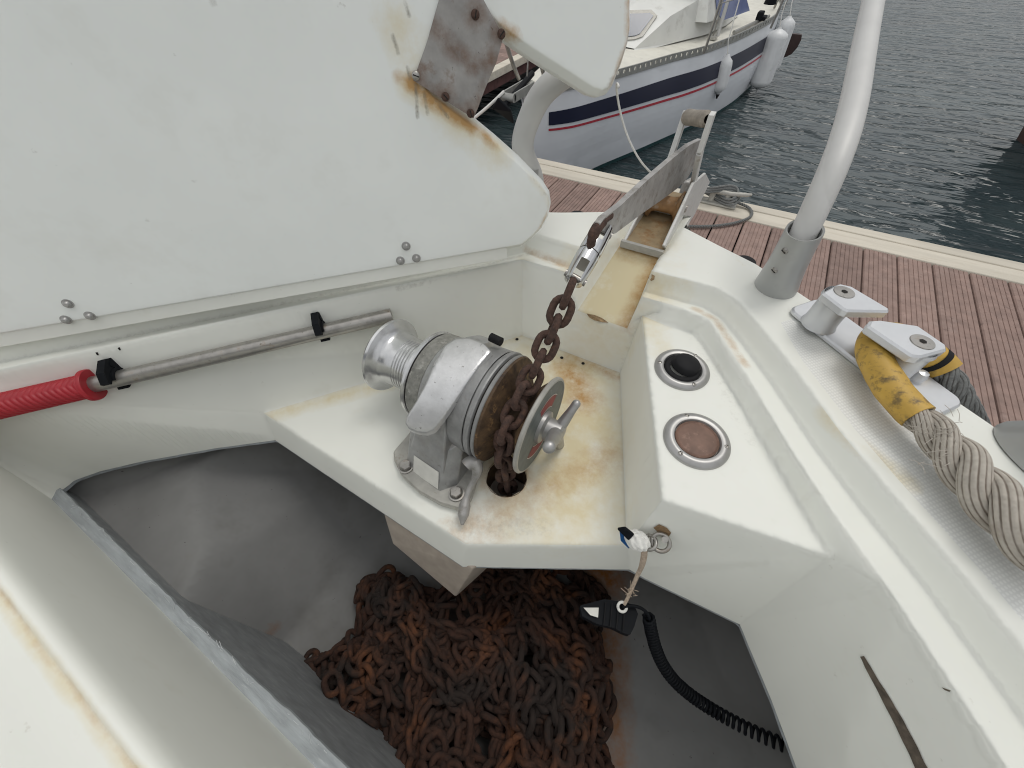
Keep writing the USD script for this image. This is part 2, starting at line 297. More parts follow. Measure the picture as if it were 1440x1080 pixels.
# sailboat
mat('hull_white', (.60, .62, .645), .3, var=.04, scale=4, spots=(((.5, .5, .47), 5, .62, .2, .3),))
mat('navy', (.004, .005, .017), .4, var=.1, scale=8)
mat('red_line', (.34, .03, .045), .35, var=.1)
mat('bottom_paint', (.008, .035, .037), .55, var=.3, scale=14)
mat('boat_deck', (.66, .64, .56), .55, var=.09, scale=9, spots=(((.40, .38, .31), 16, .58, .15, .5), ((.3, .28, .22), 60, .68, .08, .6)))
mat('cabin_white', (.68, .68, .64), .4, var=.06, scale=5, spots=(((.42, .41, .36), 8, .58, .15, .5),))
mat('toe_rail', (.30, .30, .28), .45, metal=.5, var=.15, scale=30)
mat('window_tint', (.035, .05, .085), .12, var=.1)
mat('hood_window', (.13, .16, .30), .2, var=.15, scale=6)
mat('fender_white', (.66, .67, .67), .4, var=.06, scale=12, spots=(((.42, .41, .38), 14, .6, .12, .5),))
mat('dark_wood', (.032, .018, .016), .4, var=.3, scale=15)
mat('dark_hull', (.035, .022, .018), .35, var=.3, scale=6)
mat('rust_hull', (.20, .08, .06), .6, var=.3, scale=10)
# water
MATS['water'] = usdkit.material(stage, '/World/Looks/water', {
    'g': ('geometry', {}), 'm1': ('mapping', {'rotation': (0, 0, .22), 'scale': (1.5, 4.6, 1)}), 'm2': ('mapping', {'rotation': (0, 0, -.2), 'scale': (3.6, 10.5, 1)}), 'm3': ('mapping', {'scale': (.5, .8, 1)}),
    'n1': ('noise_texture', {'scale': 1.0, 'detail': 3, 'roughness': .5, 'distortion': .4}), 'n2': ('noise_texture', {'scale': 1.0, 'detail': 2, 'roughness': .5, 'distortion': .3}), 'n3': ('noise_texture', {'scale': 1.0, 'detail': 2}),
    's2': ('math', {'math_type': 'multiply', 'value2': .33}), 'ad': ('math', {'math_type': 'add'}), 'b': ('bump', {'strength': 1.0, 'distance': .12}),
    'cr': ('rgb_ramp', {'ramp': [(.35, (.018, .027, .030)), (.65, (.028, .041, .043))]}),
    'p': ('principled_bsdf', {'roughness': .07, 'ior': 1.33})},
    [('g.position', 'm1.vector'), ('g.position', 'm2.vector'), ('g.position', 'm3.vector'), ('m1.vector', 'n1.vector'), ('m2.vector', 'n2.vector'), ('m3.vector', 'n3.vector'), ('n2.fac', 's2.value1'), ('n1.fac', 'ad.value1'), ('s2.value', 'ad.value2'),
     ('ad.value', 'b.height'), ('b.normal', 'p.normal'), ('n3.fac', 'cr.fac'), ('cr.color', 'p.base_color')], surface='p.BSDF')

# ------------------------------------------------------------------ water
WZ = -1.6
g = 400.0
solo('water', T([(-g, -g, WZ), (g, -g, WZ), (g, g, WZ), (-g, g, WZ)], [(0, 1, 2), (0, 2, 3)]), 'water', None, None, kind='structure', smooth=False)

# ------------------------------------------------------------------ pontoon with planks
DZ = -1.145; PITCH = .14; X0 = -1.0495; EDGE0, EDGE1 = 2.350, 2.536
def plank_profile(w, h, grooves=6, gd=.0028, gw=.0036):
    x = [-w / 2 + .003]; z = [0.]
    P = [(-w / 2, -h), (-w / 2, -.004), (-w / 2 + .004, 0)]
    span = w - .040
    for i in range(grooves):
        c = -span / 2 + span * i / (grooves - 1)
        P += [(c - gw / 2, 0), (c - gw / 4, -gd), (c + gw / 4, -gd), (c + gw / 2, 0)]
    return P + [(w / 2 - .004, 0), (w / 2, -.004), (w / 2, -h)]
def plank_mesh(xc, y0, y1, ztop, w=.133, h=.022, along='y'):
    P = plank_profile(w, h); n = len(P); V = []
    for y in (y0, y1):
        for a, b in P: V.append((xc + a, y, ztop + b) if along == 'y' else (y, xc + a, ztop + b))
    F = []
    for j in range(n - 1): F += [(j, j + 1, n + j + 1), (j, n + j + 1, n + j)]
    cap = trimesh.creation.triangulate_polygon(Polygon(P), engine='earcut')
    m = T(V, F); tree = cKDTree(np.array(P)); ids = tree.query(cap[0])[1]
    F += [tuple(ids[list(f)]) for f in cap[1]] + [tuple(n + ids[list(f)][::-1]) for f in cap[1]]
    m = T(V, F)
    if along == 'x': m.invert()
    return m
DY0 = 1.12
pont = thing('pontoon', 'wooden pontoon of reddish brown grooved planks with a pale double timber edge', 'pontoon', (0, 2, DZ))
for k in range(-14, 34):
    obj('plank', plank_mesh(X0 + (k + .5) * PITCH, DY0, EDGE0 - .006, DZ), 'composite_plank', pont, smooth=30)
for y0, y1, zt in ((EDGE0, EDGE0 + .112, DZ + .004), (EDGE0 + .118, EDGE1, DZ + .006), (DY0 - .13, DY0 - .006, DZ + .004)):
    b = cat([box((1.2, (y0 + y1) / 2, zt - .03), (7.0, y1 - y0, .06), r=.005)])
    obj('edge_board', b, 'pale_timber', pont)
obj('frame', cat([box((1.2, EDGE1 - .03, DZ - .16), (6.96, .05, .22)), box((1.2, DY0 - .09, DZ - .16), (6.96, .05, .22))] + [box((x, 1.75, DZ - .10), (.08, 1.4, .12)) for x in np.arange(-2, 4.6, 1.1)]), 'dock_frame', pont)
for x in (-1.4, .6, 2.6): obj('float', box((x, 1.8, DZ - .37), (1.3, 1.2, .42), r=.04), 'foot_anodised', pont)

FX1 = -2.66
fp = thing('pontoon', 'far finger pontoon of pinkish planks with a pale rim at upper left', 'pontoon', (-3.4, 6, DZ))
for k in range(0, 46):
    obj('plank', plank_mesh(3.0 + (k + .5) * .14, -4.3, FX1 - .13, DZ, along='x'), 'composite_plank', fp, smooth=30)
obj('edge_board', box((FX1 - .06, 6.2, DZ - .03), (.115, 6.6, .07), r=.006), 'pale_timber', fp)
obj('edge_board', box((-4.37, 6.2, DZ - .03), (.115, 6.6, .07), r=.006), 'pale_timber', fp)
obj('frame', cat([box((FX1 - .05, 6.2, DZ - .11), (.05, 6.5, .09)), box((-4.37, 6.2, DZ - .11), (.05, 6.5, .09)), box((-3.5, 3.05, DZ - .11), (1.6, .05, .09))]), 'dock_frame', fp)
for y in (4, 6.2, 8.4): obj('float', box((-3.6, y, DZ - .36), (.8, 1.4, .4), r=.04), 'foot_anodised', fp)
# black domed bumpers standing on the near edge of the pontoon
for i, (px, py, yy, lab) in enumerate([(812, 300, 1.75, 'black rubber bumper peeping over the deck left of the anchor'), (1050, 364, 1.66, 'black rubber bumper peeping over the deck right of the bow roller')]):
    c = aty(px, py, yy); h = c[2] - DZ
    m = lathe([(0, .06), (h * .3, .062), (h * .8, .055), (h * .95, .04), (h, .012), (h + .001, 0)], (c[0], c[1], DZ), (0, 0, 1), 24)
    t = thing('dock_bumper', lab, 'bumper', (c[0], c[1], DZ))
    obj('body', m, 'black_rubber', t); obj('base', lathe([(0.001, .085), (.012, .085), (.014, .06)], (c[0], c[1], DZ), (0, 0, 1), 24), 'black_rubber', t)

# ------------------------------------------------------------------ the boat we stand on: moulded bow with anchor well
DK, LP, GT, LG, SH, RM_Z = -.36, -.385, -.3905, -.412, -.545, -.605
A2 = lambda x, y, z: np.array([x, y, z], float)
portL = unit(at(735, 365, LP) - at(0, 520, LP)); portN = np.array([-portL[1], portL[0], 0])     # along the port lip, and outward from the well
B_ = at(735, 365, LP)
def onport(y, off, z): p = B_ + portL * ((y - B_[1]) / portL[1]) + portN * off; return A2(p[0], p[1], z)
AY = -.165                                            # the aft wall of the well
Lr = [at(902, 417, LP), at(950, 431, LP), at(983, 441, LP), at(996, 450, LP), at(1018, 480, LP), at(1053, 533, LP), at(1110, 630, LP), at(1170, 720, LP), at(1212, 777, LP), at(1250, 830, LP), at(1407, 1067, LP)]
def outset(ring, d, z):
    r = np.array(ring)[:, :2]; t = np.gradient(r, axis=0); t /= np.linalg.norm(t, axis=1)[:, None]; n = np.stack([-t[:, 1], t[:, 0]], 1)
    return [A2(*(p + q * k), z) for p, q, k in zip(r, n, np.broadcast_to(d, len(r)))]
def extend(ring, z):
    d = unit(ring[-1] - ring[-2]); p = ring[-1] + d * ((AY - ring[-1][1]) / d[1]); return ring + [A2(p[0], p[1], z)]
Lr = extend(Lr, LP)
Gr = outset(Lr, [.021, .022, .024, .025, .026, .028, .031, .034, .035, .036, .038, .04], GT); Er = outset(Gr, .011, DK)
Gr[-1][1] = Er[-1][1] = AY; Gr[-1][0] = Lr[-1][0] + .05; Er[-1][0] = Gr[-1][0] + .018
LA, GA, EA = onport(AY, 0, LP), onport(AY, .024, GT), onport(AY, .034, DK)
Bl, Bg, Be = B_, onport(B_[1], .024, GT) + A2(.006, .012, 0), onport(B_[1], .034, DK) + A2(.012, .020, 0)
LL = at(795, 383, LP); GLp = LL + A2(0, .022, GT - LP); EL = LL + A2(.012, .040, DK - LP)
CL, CR = aty(812, 437, .4860), aty(882, 462, .4855); BL, BR = A2(-.146, .60, -.378), A2(-.078, .60, -.378)
CLf, CRf = A2(-.146, .72, -.372), A2(-.078, .72, -.372)
DLf, DRf = A2(-.160, .705, DK), A2(-.062, .705, DK); DLm, DRm = A2(-.160, .60, DK), A2(-.064, .60, DK)
C2 = at(903, 444, LG); Ledge_r = [at(940, 459, LG), at(972, 468, LG), at(987, 484, LG), at(1036, 561, LG), at(1096, 670, LG), at(1150, 768, LG)]
RF = at(1168, 784, LG); LF = at(931, 704, LG)
SB, SR, SF, SP, F1 = at(734, 471.5, SH), at(872, 524, SH), at(881, 767, SH), at(371, 581, SH), at(655, 765, SH)
RP, R1, R2, R3, RR = at(387, 619, RM_Z), at(651, 797, RM_Z), at(885, 801, RM_Z), at(906, 813, RM_Z), at(1040, 878, -.625)
RS = [at(1085, 985, -.625), at(1122, 1085, -.625), at(1150, 1170, -.625)]
RSe = A2(RS[-1][0] + .03, AY - .02, -.625)
RPs = [at(300, 631, RM_Z), at(200, 649, RM_Z), at(140, 663, RM_Z), at(105, 676, RM_Z), at(84, 692, RM_Z)]
RPe = at(80, 703, -.605)
WA_p, WA_s = A2(LA[0] + .085, AY - .02, -.605), RSe
# aft coaming: rounded top
def aftx(x): return x
TOP = DK + .004
AP, AS = A2(LA[0] + .01, AY + .012, LP), A2(Lr[-1][0], AY + .012, LP)
FAC = {}
def fac(tagname, *pts): FAC.setdefault(tagname, []).append([np.asarray(p, float) for p in pts])
fac('coaming_wall', LA, at(0, 520, LP), at(370, 440, LP), Bl, SB, SP, RP, *RPs, RPe, WA_p)
fac('coaming_wall', Bl, LL, CL, CR, C2, SR, SB)
fac('coaming_wall', C2, LF, SF, SR)
fac('coaming_wall', LF, RF, RR, R3, R2, SF)
fac('coaming_wall', Lr[0], *Lr[1:9], RF, *Ledge_r[::-1], C2, CR)
fac('coaming_wall', *Lr[8:], RSe, *RS[::-1], RR, RF)
fac('switch_ledge', C2, *Ledge_r, RF, LF)
fac('windlass_shelf', SP, SB, SR, SF, F1)
fac('shelf_lip', SP, F1, R1, RP); fac('shelf_lip', F1, SF, R2, R1)
fac('roller_chute', CL, CR, BR, CRf, CLf, BL)
fac('deck', CR, Lr[0], Gr[0], Er[0], DRm, DRf, CRf, BR)
fac('deck', CL, BL, CLf, DLf, DLm, EL, GLp, LL)
fac('gutter', LA, at(0, 520, LP), at(370, 440, LP), Bl, Bg, onport(.25, .024, GT), onport(.05, .024, GT), GA); fac('gutter', Bl, LL, GLp, Bg)
fac('gutter', GA, onport(.05, .024, GT), onport(.25, .024, GT), Bg, Be, onport(.25, .034, DK), onport(.05, .034, DK), EA); fac('gutter', Bg, GLp, EL, Be)
for i in range(len(Lr) - 1):
    fac('gutter', Lr[i], Lr[i + 1], Gr[i + 1], Gr[i]); fac('gutter', Gr[i], Gr[i + 1], Er[i + 1], Er[i])
# outer edge of the deck, starboard from the picture and port mirrored about the roller
XC = -.107
Os = [A2(-.061, .712, DK), at(962, 320, DK), at(1012, 346, DK), at(1062, 371, DK), at(1140, 423, DK), at(1250, 500, DK), at(1393, 597, DK), A2(.44, .33, DK), A2(.58, .10, DK), A2(.70, -.20, DK), A2(.80, -.62, DK)]
Op = [A2(2 * XC - p[0], p[1], DK) for p in Os]
Op[1:4] = [at(856, 298, DK), at(790, 299, DK), A2(-.36, .575, DK)]
# non-slip panel on the starboard side deck
Ns = outset(Er, .017, DK)[4:-1]; Ns = [Ns[0] + A2(.012, .006, 0)] + Ns[1:] 
No = [at(1118, 447, DK), at(1210, 525, DK), at(1300, 580, DK), A2(.40, .31, DK), A2(.54, .08, DK), A2(.62, -.05, DK)]
fac('deck', Er[0], Er[1], Er[2], Er[3], Er[4], Ns[0], No[0], Os[4], Os[3], Os[2], Os[1], Os[0], DRf, DRm)
fac('deck', Er[4], *Er[5:], A2(.62, -.165, DK), *Ns[::-1])
fac('nonslip_panel', *Ns, A2(.62, -.165, DK), *No[::-1])
fac('deck', No[0], *No[1:], A2(.62, -.165, DK), A2(.69, -.165, DK), *Os[4:9][::-1])
fac('deck', EL, DLm, DLf, Op[1], Op[2], Op[3], *Op[4:9], A2(-.93, -.165, DK), EA, onport(.05, .034, DK), onport(.25, .034, DK), Be)
# --- triangulate all facets together in plan, so that neighbours share their edges
def dense(p, q, step):
    n = max(1, int(math.ceil(np.linalg.norm((q - p)[:2]) / step))); return [p + (q - p) * k / n for k in range(n)]
HOLE_C, HOLE_R = np.array([-.1425, .200]), .031
pts, key = [], {}
def add(p):
    k = (round(p[0], 4), round(p[1], 4))
    if k not in key: key[k] = len(pts); pts.append(p)
    return key[k]
polys = []; PREC = []
for tg, fs in FAC.items():
    for f in fs:
        pl = Polygon([q[:2] for q in f])
        if not pl.is_valid: print('INVALID FACET', tg, [np.round(q, 3).tolist() for q in f]); pl = pl.buffer(0)
        polys.append((tg, pl, f))
for tg, pl, f in polys:
    st = .0026
    for i in range(len(f)):
        for p in dense(f[i], f[(i + 1) % len(f)], st): add(p)
edge_tree = cKDTree(np.array(pts)[:, :2])
def facet_z(pl, f, xy):
    v, t = trimesh.creation.triangulate_polygon(Polygon([q[:2] for q in f]), engine='earcut')
    zs = np.array([f[int(np.argmin([np.hypot(*(q[:2] - a)) for q in f]))][2] for a in v]); out = np.full(len(xy), np.nan)
    for a, b, c in t:
        M = np.array([v[b] - v[a], v[c] - v[a]]).T
        if abs(np.linalg.det(M)) < 1e-12: continue
        w = np.linalg.solve(M, (xy - v[a]).T).T; ins = (w[:, 0] >= -1e-6) & (w[:, 1] >= -1e-6) & (w.sum(1) <= 1 + 1e-6)
        z = zs[a] + w[:, 0] * (zs[b] - zs[a]) + w[:, 1] * (zs[c] - zs[a]); out[ins] = z[ins]
    return out
for tg, pl, f in polys:
    st = dict(deck=.0036, nonslip_panel=.012).get(tg, .0031)
    x0, y0, x1, y1 = pl.bounds; xs = np.arange(x0, x1, st); ys = np.arange(y0, y1, st * .866)
    G = np.array([(x + (.5 * st if j % 2 else 0), y) for j, y in enumerate(ys) for x in xs])
    if not len(G): continue
    G = G[shapely.contains_xy(pl, G[:, 0], G[:, 1])]
    if not len(G): continue
    de = edge_tree.query(G)[0]; G = G[de > st * .55]; de = de[de > st * .55]
    if tg == 'deck': keep = (de < .014) | ((np.round(G[:, 0] / .0036).astype(int) % 3 == 0) & (np.round(G[:, 1] / .0031).astype(int) % 3 == 0)); G = G[keep]
    if not len(G): continue
    z = facet_z(pl, f, G)
    for (x, y), zz_ in zip(G, z):
        if zz_ == zz_: add(A2(x, y, zz_))
th = np.linspace(0, 2 * np.pi, 48, endpoint=False)
P_ = np.array(pts); dh = np.hypot(P_[:, 0] - HOLE_C[0], P_[:, 1] - HOLE_C[1]); P_ = P_[dh > HOLE_R + .0015]
hr = HOLE_R * (1 + .035 * np.sin(5 * th + 1) + .03 * np.sin(9 * th))
P_ = np.vstack([P_, np.c_[HOLE_C[0] + hr * np.cos(th), HOLE_C[1] + hr * np.sin(th), np.full(48, SH)]])
tri = Delaunay(P_[:, :2]).simplices
cen = P_[tri][:, :, :2].mean(1); owner = np.full(len(tri), -1)
for i, (tg, pl, f) in enumerate(polys): owner[shapely.contains_xy(pl, cen[:, 0], cen[:, 1])] = i
owner[np.hypot(cen[:, 0] - HOLE_C[0], cen[:, 1] - HOLE_C[1]) < HOLE_R * .95] = -1
tri, owner = tri[owner >= 0], owner[owner >= 0]
cr_ = np.cross(P_[tri[:, 1]] - P_[tri[:, 0]], P_[tri[:, 2]] - P_[tri[:, 0]]); fl = cr_[:, 2] < 0; tri[fl] = tri[fl][:, ::-1]
# --- steep faces get as many points as flat ones
for _ in range(5):
    e3 = np.sort(np.stack([tri[:, [0, 1]], tri[:, [1, 2]], tri[:, [2, 0]]], 1), 2); n3 = np.cross(P_[tri[:, 1]] - P_[tri[:, 0]], P_[tri[:, 2]] - P_[tri[:, 0]]); stp = np.abs(n3[:, 2]) < .93 * np.linalg.norm(n3, axis=1)
    ue, inv = np.unique(e3.reshape(-1, 2), axis=0, return_inverse=True); inv = inv.reshape(-1, 3); le = np.linalg.norm(P_[ue[:, 0]] - P_[ue[:, 1]], axis=1)
    ok_ = np.zeros(len(ue), bool); ok_[inv[stp].ravel()] = True; lng = ok_ & (le > .0065)
    if not lng.any(): break
    nid = np.full(len(ue), -1); nid[lng] = len(P_) + np.arange(lng.sum()); P_ = np.vstack([P_, (P_[ue[lng, 0]] + P_[ue[lng, 1]]) / 2])
    m3_ = nid[inv]; k_ = (m3_ >= 0).sum(1); nt_, no_ = [tri[k_ == 0]], [owner[k_ == 0]]
    for r in range(3):
        a, b, c = tri[:, r], tri[:, (r + 1) % 3], tri[:, (r + 2) % 3]; ab, bc, ca = m3_[:, r], m3_[:, (r + 1) % 3], m3_[:, (r + 2) % 3]
        s = (k_ == 1) & (ab >= 0); nt_ += [np.c_[a, ab, c][s], np.c_[ab, b, c][s]]; no_ += [owner[s]] * 2
        s = (k_ == 2) & (ca < 0)
        nt_ += [np.c_[ab, b, bc][s], np.c_[a, ab, bc][s], np.c_[a, bc, c][s]]; no_ += [owner[s]] * 3
        if r == 0: s = k_ == 3; nt_ += [np.c_[a, ab, ca][s], np.c_[ab, b, bc][s], np.c_[ca, bc, c][s], np.c_[ab, bc, ca][s]]; no_ += [owner[s]] * 4
    tri, owner = np.vstack(nt_), np.concatenate(no_)
# --- ease every edge of the moulding
def boundary(tri):
    e = np.sort(np.vstack([tri[:, [0, 1]], tri[:, [1, 2]], tri[:, [2, 0]]]), 1); u, c = np.unique(e, axis=0, return_counts=True); return u[c == 1], u
bd, ed = boundary(tri); fixed = np.zeros(len(P_), bool); fixed[bd.ravel()] = True
import scipy.sparse as sp
W_ = sp.coo_matrix((np.ones(len(ed) * 2), (np.r_[ed[:, 0], ed[:, 1]], np.r_[ed[:, 1], ed[:, 0]])), shape=(len(P_),) * 2).tocsr(); deg = np.maximum(np.asarray(W_.sum(1)).ravel(), 1)
Q = P_.copy()
NV0 = np.zeros_like(Q)
for k in range(3): np.add.at(NV0, tri[:, k], np.cross(Q[tri[:, 1]] - Q[tri[:, 0]], Q[tri[:, 2]] - Q[tri[:, 0]]))
NV0 /= np.maximum(np.linalg.norm(NV0, axis=1)[:, None], 1e-12)
for _ in range(0):
    avg = (W_ @ Q) / deg[:, None]; Q[~fixed] += .55 * (avg - Q)[~fixed]
lump = (meshkit.fbm(Q * 6, 2, 4) - .5)[:, None] * .0016 * np.clip(NV0[:, 2:3] * 2 - .6, 0, 1)
fn = np.cross(Q[tri[:, 1]] - Q[tri[:, 0]], Q[tri[:, 2]] - Q[tri[:, 0]]); NV = np.zeros_like(Q)
for k in range(3): np.add.at(NV, tri[:, k], fn)
NV /= np.maximum(np.linalg.norm(NV, axis=1)[:, None], 1e-12)
Q = Q + NV * lump * (~fixed)[:, None]
fn = np.cross(Q[tri[:, 1]] - Q[tri[:, 0]], Q[tri[:, 2]] - Q[tri[:, 0]]); fn /= np.maximum(np.linalg.norm(fn, axis=1)[:, None], 1e-12); NV = np.zeros_like(Q)
for k in range(3):
    ea, eb = Q[tri[:, (k + 1) % 3]] - Q[tri[:, k]], Q[tri[:, (k + 2) % 3]] - Q[tri[:, k]]; an_ = np.arccos(np.clip((ea * eb).sum(1) / np.maximum(np.linalg.norm(ea, axis=1) * np.linalg.norm(eb, axis=1), 1e-12), -1, 1)); np.add.at(NV, tri[:, k], fn * an_[:, None])
ee = np.linalg.norm(Q[ed[:, 0]] - Q[ed[:, 1]], axis=1); wg = np.exp(-(ee / .008) ** 2) + 1e-3; W2 = sp.coo_matrix((np.r_[wg, wg], (np.r_[ed[:, 0], ed[:, 1]], np.r_[ed[:, 1], ed[:, 0]])), shape=(len(Q),) * 2).tocsr(); dg2 = np.asarray(W2.sum(1)).ravel()
for _ in range(4):
    NV /= np.maximum(np.linalg.norm(NV, axis=1)[:, None], 1e-12); NV = NV + .8 * (W2 @ NV) / dg2[:, None]
NV /= np.maximum(np.linalg.norm(NV, axis=1)[:, None], 1e-12)
# --- stains that belong to the surface
def near(P, pts_, r):
    pts_ = resample(np.array(pts_), min(.01, r * .25)) if len(pts_) > 1 else np.array(pts_); d = cKDTree(pts_).query(P)[0]; return np.clip(1 - d / r, 0, 1)
def mx(*a): return np.max(a, axis=0)
hole3 = A2(HOLE_C[0], HOLE_C[1], SH)
rustv = mx(.75 * near(Q, [hole3], .062), .62 * near(Q, [at(800, 520, SH), at(820, 560, SH)], .06), .38 * near(Q, [at(700, 735, SH), at(650, 745, SH), at(860, 640, SH)], .07), .45 * near(Q, [at(870, 530, SH), at(800, 500, SH)], .03),
           .62 * near(Q, [CR, BR], .035), .5 * near(Q, [BL, BR], .05), .55 * near(Q, [CRf, CLf], .1), .5 * near(Q, [at(975, 437, GT), at(1005, 453, GT), at(1030, 492, GT), at(1045, 515, GT)], .016), .45 * near(Q, [at(740, 352, GT), at(800, 378, GT)], .02),
           .5 * near(Q, [at(1080, 405, DK), at(1056, 395, DK)], .016), .35 * near(Q, [at(560, 640, SH), at(600, 690, SH)], .02), .4 * near(Q, [at(880, 460, -.47), at(875, 520, SH)], .03))
yelv = mx(.62 * near(Q, [at(790, 520, SH), at(800, 620, SH), at(800, 700, SH)], .20), .62 * near(Q, [at(720, 640, SH), at(830, 600, SH), at(800, 700, SH)], .14), .80 * near(Q, [(CL + CR) / 2, (BL + BR) / 2], .16), .5 * near(Q, [(CLf + CRf) / 2], .1), .5 * near(Q, [at(375, 585, SH), at(560, 535, SH), at(733, 472, SH)], .035),
           .42 * near(Q, [SB, SR], .05), .5 * near(Q, [at(1280, 680, DK), at(1150, 580, DK)], .022), .48 * near(Q, [at(1085, 405, DK), at(1035, 365, DK)], .014), .38 * near(Q, [C2, at(930, 490, LG)], .06), .35 * near(Q, [(SR + C2) / 2, SR], .06), .35 * near(Q, [Bl, SB], .05))
grv = mx(.30 * near(Q, [at(975, 437, GT), at(1005, 453, GT), at(1030, 492, GT), at(1048, 520, GT)], .012), .36 * near(Q, [at(560, 405, GT), at(700, 370, GT), at(745, 358, GT)], .014), .25 * near(Q, [C2, SR], .03), .26 * near(Q, [at(640, 740, SH), at(760, 740, SH)], .06),
          .22 * near(Q, [at(980, 480, LG), at(1060, 620, LG)], .05), .2 * near(Q, [at(1060, 500, DK), at(1010, 400, DK)], .06))
rustv = np.clip(rustv * 1.05, 0, 1); yelv = np.clip(yelv * 1.1, 0, 1)
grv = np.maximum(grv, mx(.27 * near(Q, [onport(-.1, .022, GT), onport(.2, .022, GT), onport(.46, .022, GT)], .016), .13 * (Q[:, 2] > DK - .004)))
boat = thing('moored_boat', 'white fibreglass bow of the moored boat in the foreground with its open anchor well', 'boat', (XC, .3, DK))
STN = dict(coaming_wall=.55, deck=.5, shelf_lip=.5)
PMAT = dict(deck='gelcoat', gutter='gelcoat', coaming_wall='gelcoat', windlass_shelf='gelcoat', switch_ledge='gelcoat', shelf_lip='gelcoat', roller_chute='gelcoat', nonslip_panel='nonslip_gelcoat')
tags_ = np.array([p[0] for p in polys])[owner]
for tg in PMAT:
    f = tri[tags_ == tg]; ids, inv = np.unique(f, return_inverse=True)
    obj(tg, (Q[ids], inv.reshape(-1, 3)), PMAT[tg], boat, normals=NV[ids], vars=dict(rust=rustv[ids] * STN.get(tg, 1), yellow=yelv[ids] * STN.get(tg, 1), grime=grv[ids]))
# raw edge of the opening: the moulding has thickness
rim = [SP + A2(0, 0, 0)]
def strip(top, dz, out=0.0, tag_='', inward=None):
    top = np.array(top); n = len(top); bot = top + A2(0, 0, -dz)
    return T(np.vstack([top, bot]), [(i, i + 1, n + i + 1) for i in range(n - 1)] + [(i, n + i + 1, n + i) for i in range(n - 1)])
def band(a, b):
    a, b = np.array(a), np.array(b); n = len(a); return T(np.vstack([a, b]), [(i, i + 1, n + i + 1) for i in range(n - 1)] + [(i, n + i + 1, n + i) for i in range(n - 1)])
rimline = np.array([RPe] + RPs[::-1] + [RP, R1, R2, R3, RR] + RS + [RSe])
wob = resample(rimline, .006); wob[:, 2] += (meshkit.noise(wob * 60) - .5) * .003
outw = wob.copy(); cen_ = A2(-.2, -.02, 0)
dirs = wob - cen_; dirs[:, 2] = 0; dirs /= np.linalg.norm(dirs, axis=1)[:, None]
obj('rim_edge', cat([band(wob, wob - A2(0, 0, .006)), band(wob - A2(0, 0, .006), wob - A2(0, 0, .008) + dirs * .05)]), 'raw_fibreglass', boat, smooth=30)
# hawse pipe under the shelf
obj('hawse_pipe', lathe([(.002, HOLE_R * .99), (.0, HOLE_R), (-.02, HOLE_R * .97), (-.17, HOLE_R * .95)], hole3, (0, 0, 1), 40), 'brass_rust', boat)
# trunk hanging under the shelf
tr = [at(545, 716, -.61), at(668, 798, -.61)]
tb = [at(556, 760, -.70), at(640, 833, -.70), at(662, 800, -.70)]
tf0, tf1 = at(541, 712, -.605), at(664, 797, -.605)
obj('chain_trunk', hull([tf0, tf1, tf0 + A2(.02, .15, 0), tf1 + A2(.06, .14, 0), at(556, 762, -.66), at(641, 834, -.69), at(666, 797, -.69), at(556, 762, -.66) + A2(.02, .14, 0), at(666, 797, -.69) + A2(.03, .1, 0)], .004), 'trunk_grp', boat, smooth=30)
# chain locker hull: a soft vee under the opening, up to the shell
KZ = -.88; KX = -.10; SBd = unit((RS[-1] - RR) * A2(1, 1, 0)); SBN = np.array([-SBd[1], SBd[0], 0]); SBN = SBN if SBN[0] > 0 else -SBN
def hullz(x, y):
    bf_ = np.minimum(.26, 2.3 * np.maximum(0, -.415 - x)) * np.exp(-np.maximum(0, y + .181) / .11)
    d = np.abs(x - KX); dp_ = (x - RP[0]) * portN[0] + (y - RP[1]) * portN[1]; ds_ = (x - RR[0]) * SBN[0] + (y - RR[1]) * SBN[1]
    up_ = 1.6 * np.maximum(0, np.maximum(np.maximum(dp_ - .015, ds_ - .015), (y - .49))) 
    b_0 = (up_ + KZ + .15 * np.maximum(0, d - .10) + .26 * np.maximum(0, d - .30) + .12 * np.maximum(0, y - .1) ** 1.5 + .1*np.maximum(0, d - .10)**2)
    return np.minimum(-.366, np.where(b_0 < -.645, np.minimum(b_0 + bf_, -.645), b_0))
xs, ys = np.linspace(-1.15, .80, 190), np.linspace(-.30, .70, 100); GX, GY = np.meshgrid(xs, ys); GZ = hullz(GX, GY) + (meshkit.fbm(np.stack([GX, GY, GX * 0], -1) * 7, 3, 2) - .5) * .012
V = np.stack([GX, GY, GZ], -1).reshape(-1, 3); nx = len(xs)
F = [(j * nx + i, j * nx + i + 1, (j + 1) * nx + i + 1) for j in range(len(ys) - 1) for i in range(nx - 1)] + [(j * nx + i, (j + 1) * nx + i + 1, (j + 1) * nx + i) for j in range(len(ys) - 1) for i in range(nx - 1)]
outl = Polygon([p[:2] for p in Os] + [p[:2] for p in Op[::-1]]).buffer(-.012); inside = shapely.contains_xy(outl, V[:, 0], V[:, 1]); F = np.array([f for f in F if inside[f[0]] and inside[f[1]] and inside[f[2]]]); ids_, F = np.unique(F, return_inverse=True); F = F.reshape(-1, 3); V = V[ids_]
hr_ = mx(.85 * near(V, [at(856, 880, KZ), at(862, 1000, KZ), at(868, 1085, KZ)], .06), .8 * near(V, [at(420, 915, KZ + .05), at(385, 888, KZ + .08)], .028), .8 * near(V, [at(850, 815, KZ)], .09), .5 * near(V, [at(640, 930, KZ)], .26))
obj('locker_hull', T(V, F), 'hull_grey', boat, smooth=True, vars=dict(rust=hr_))
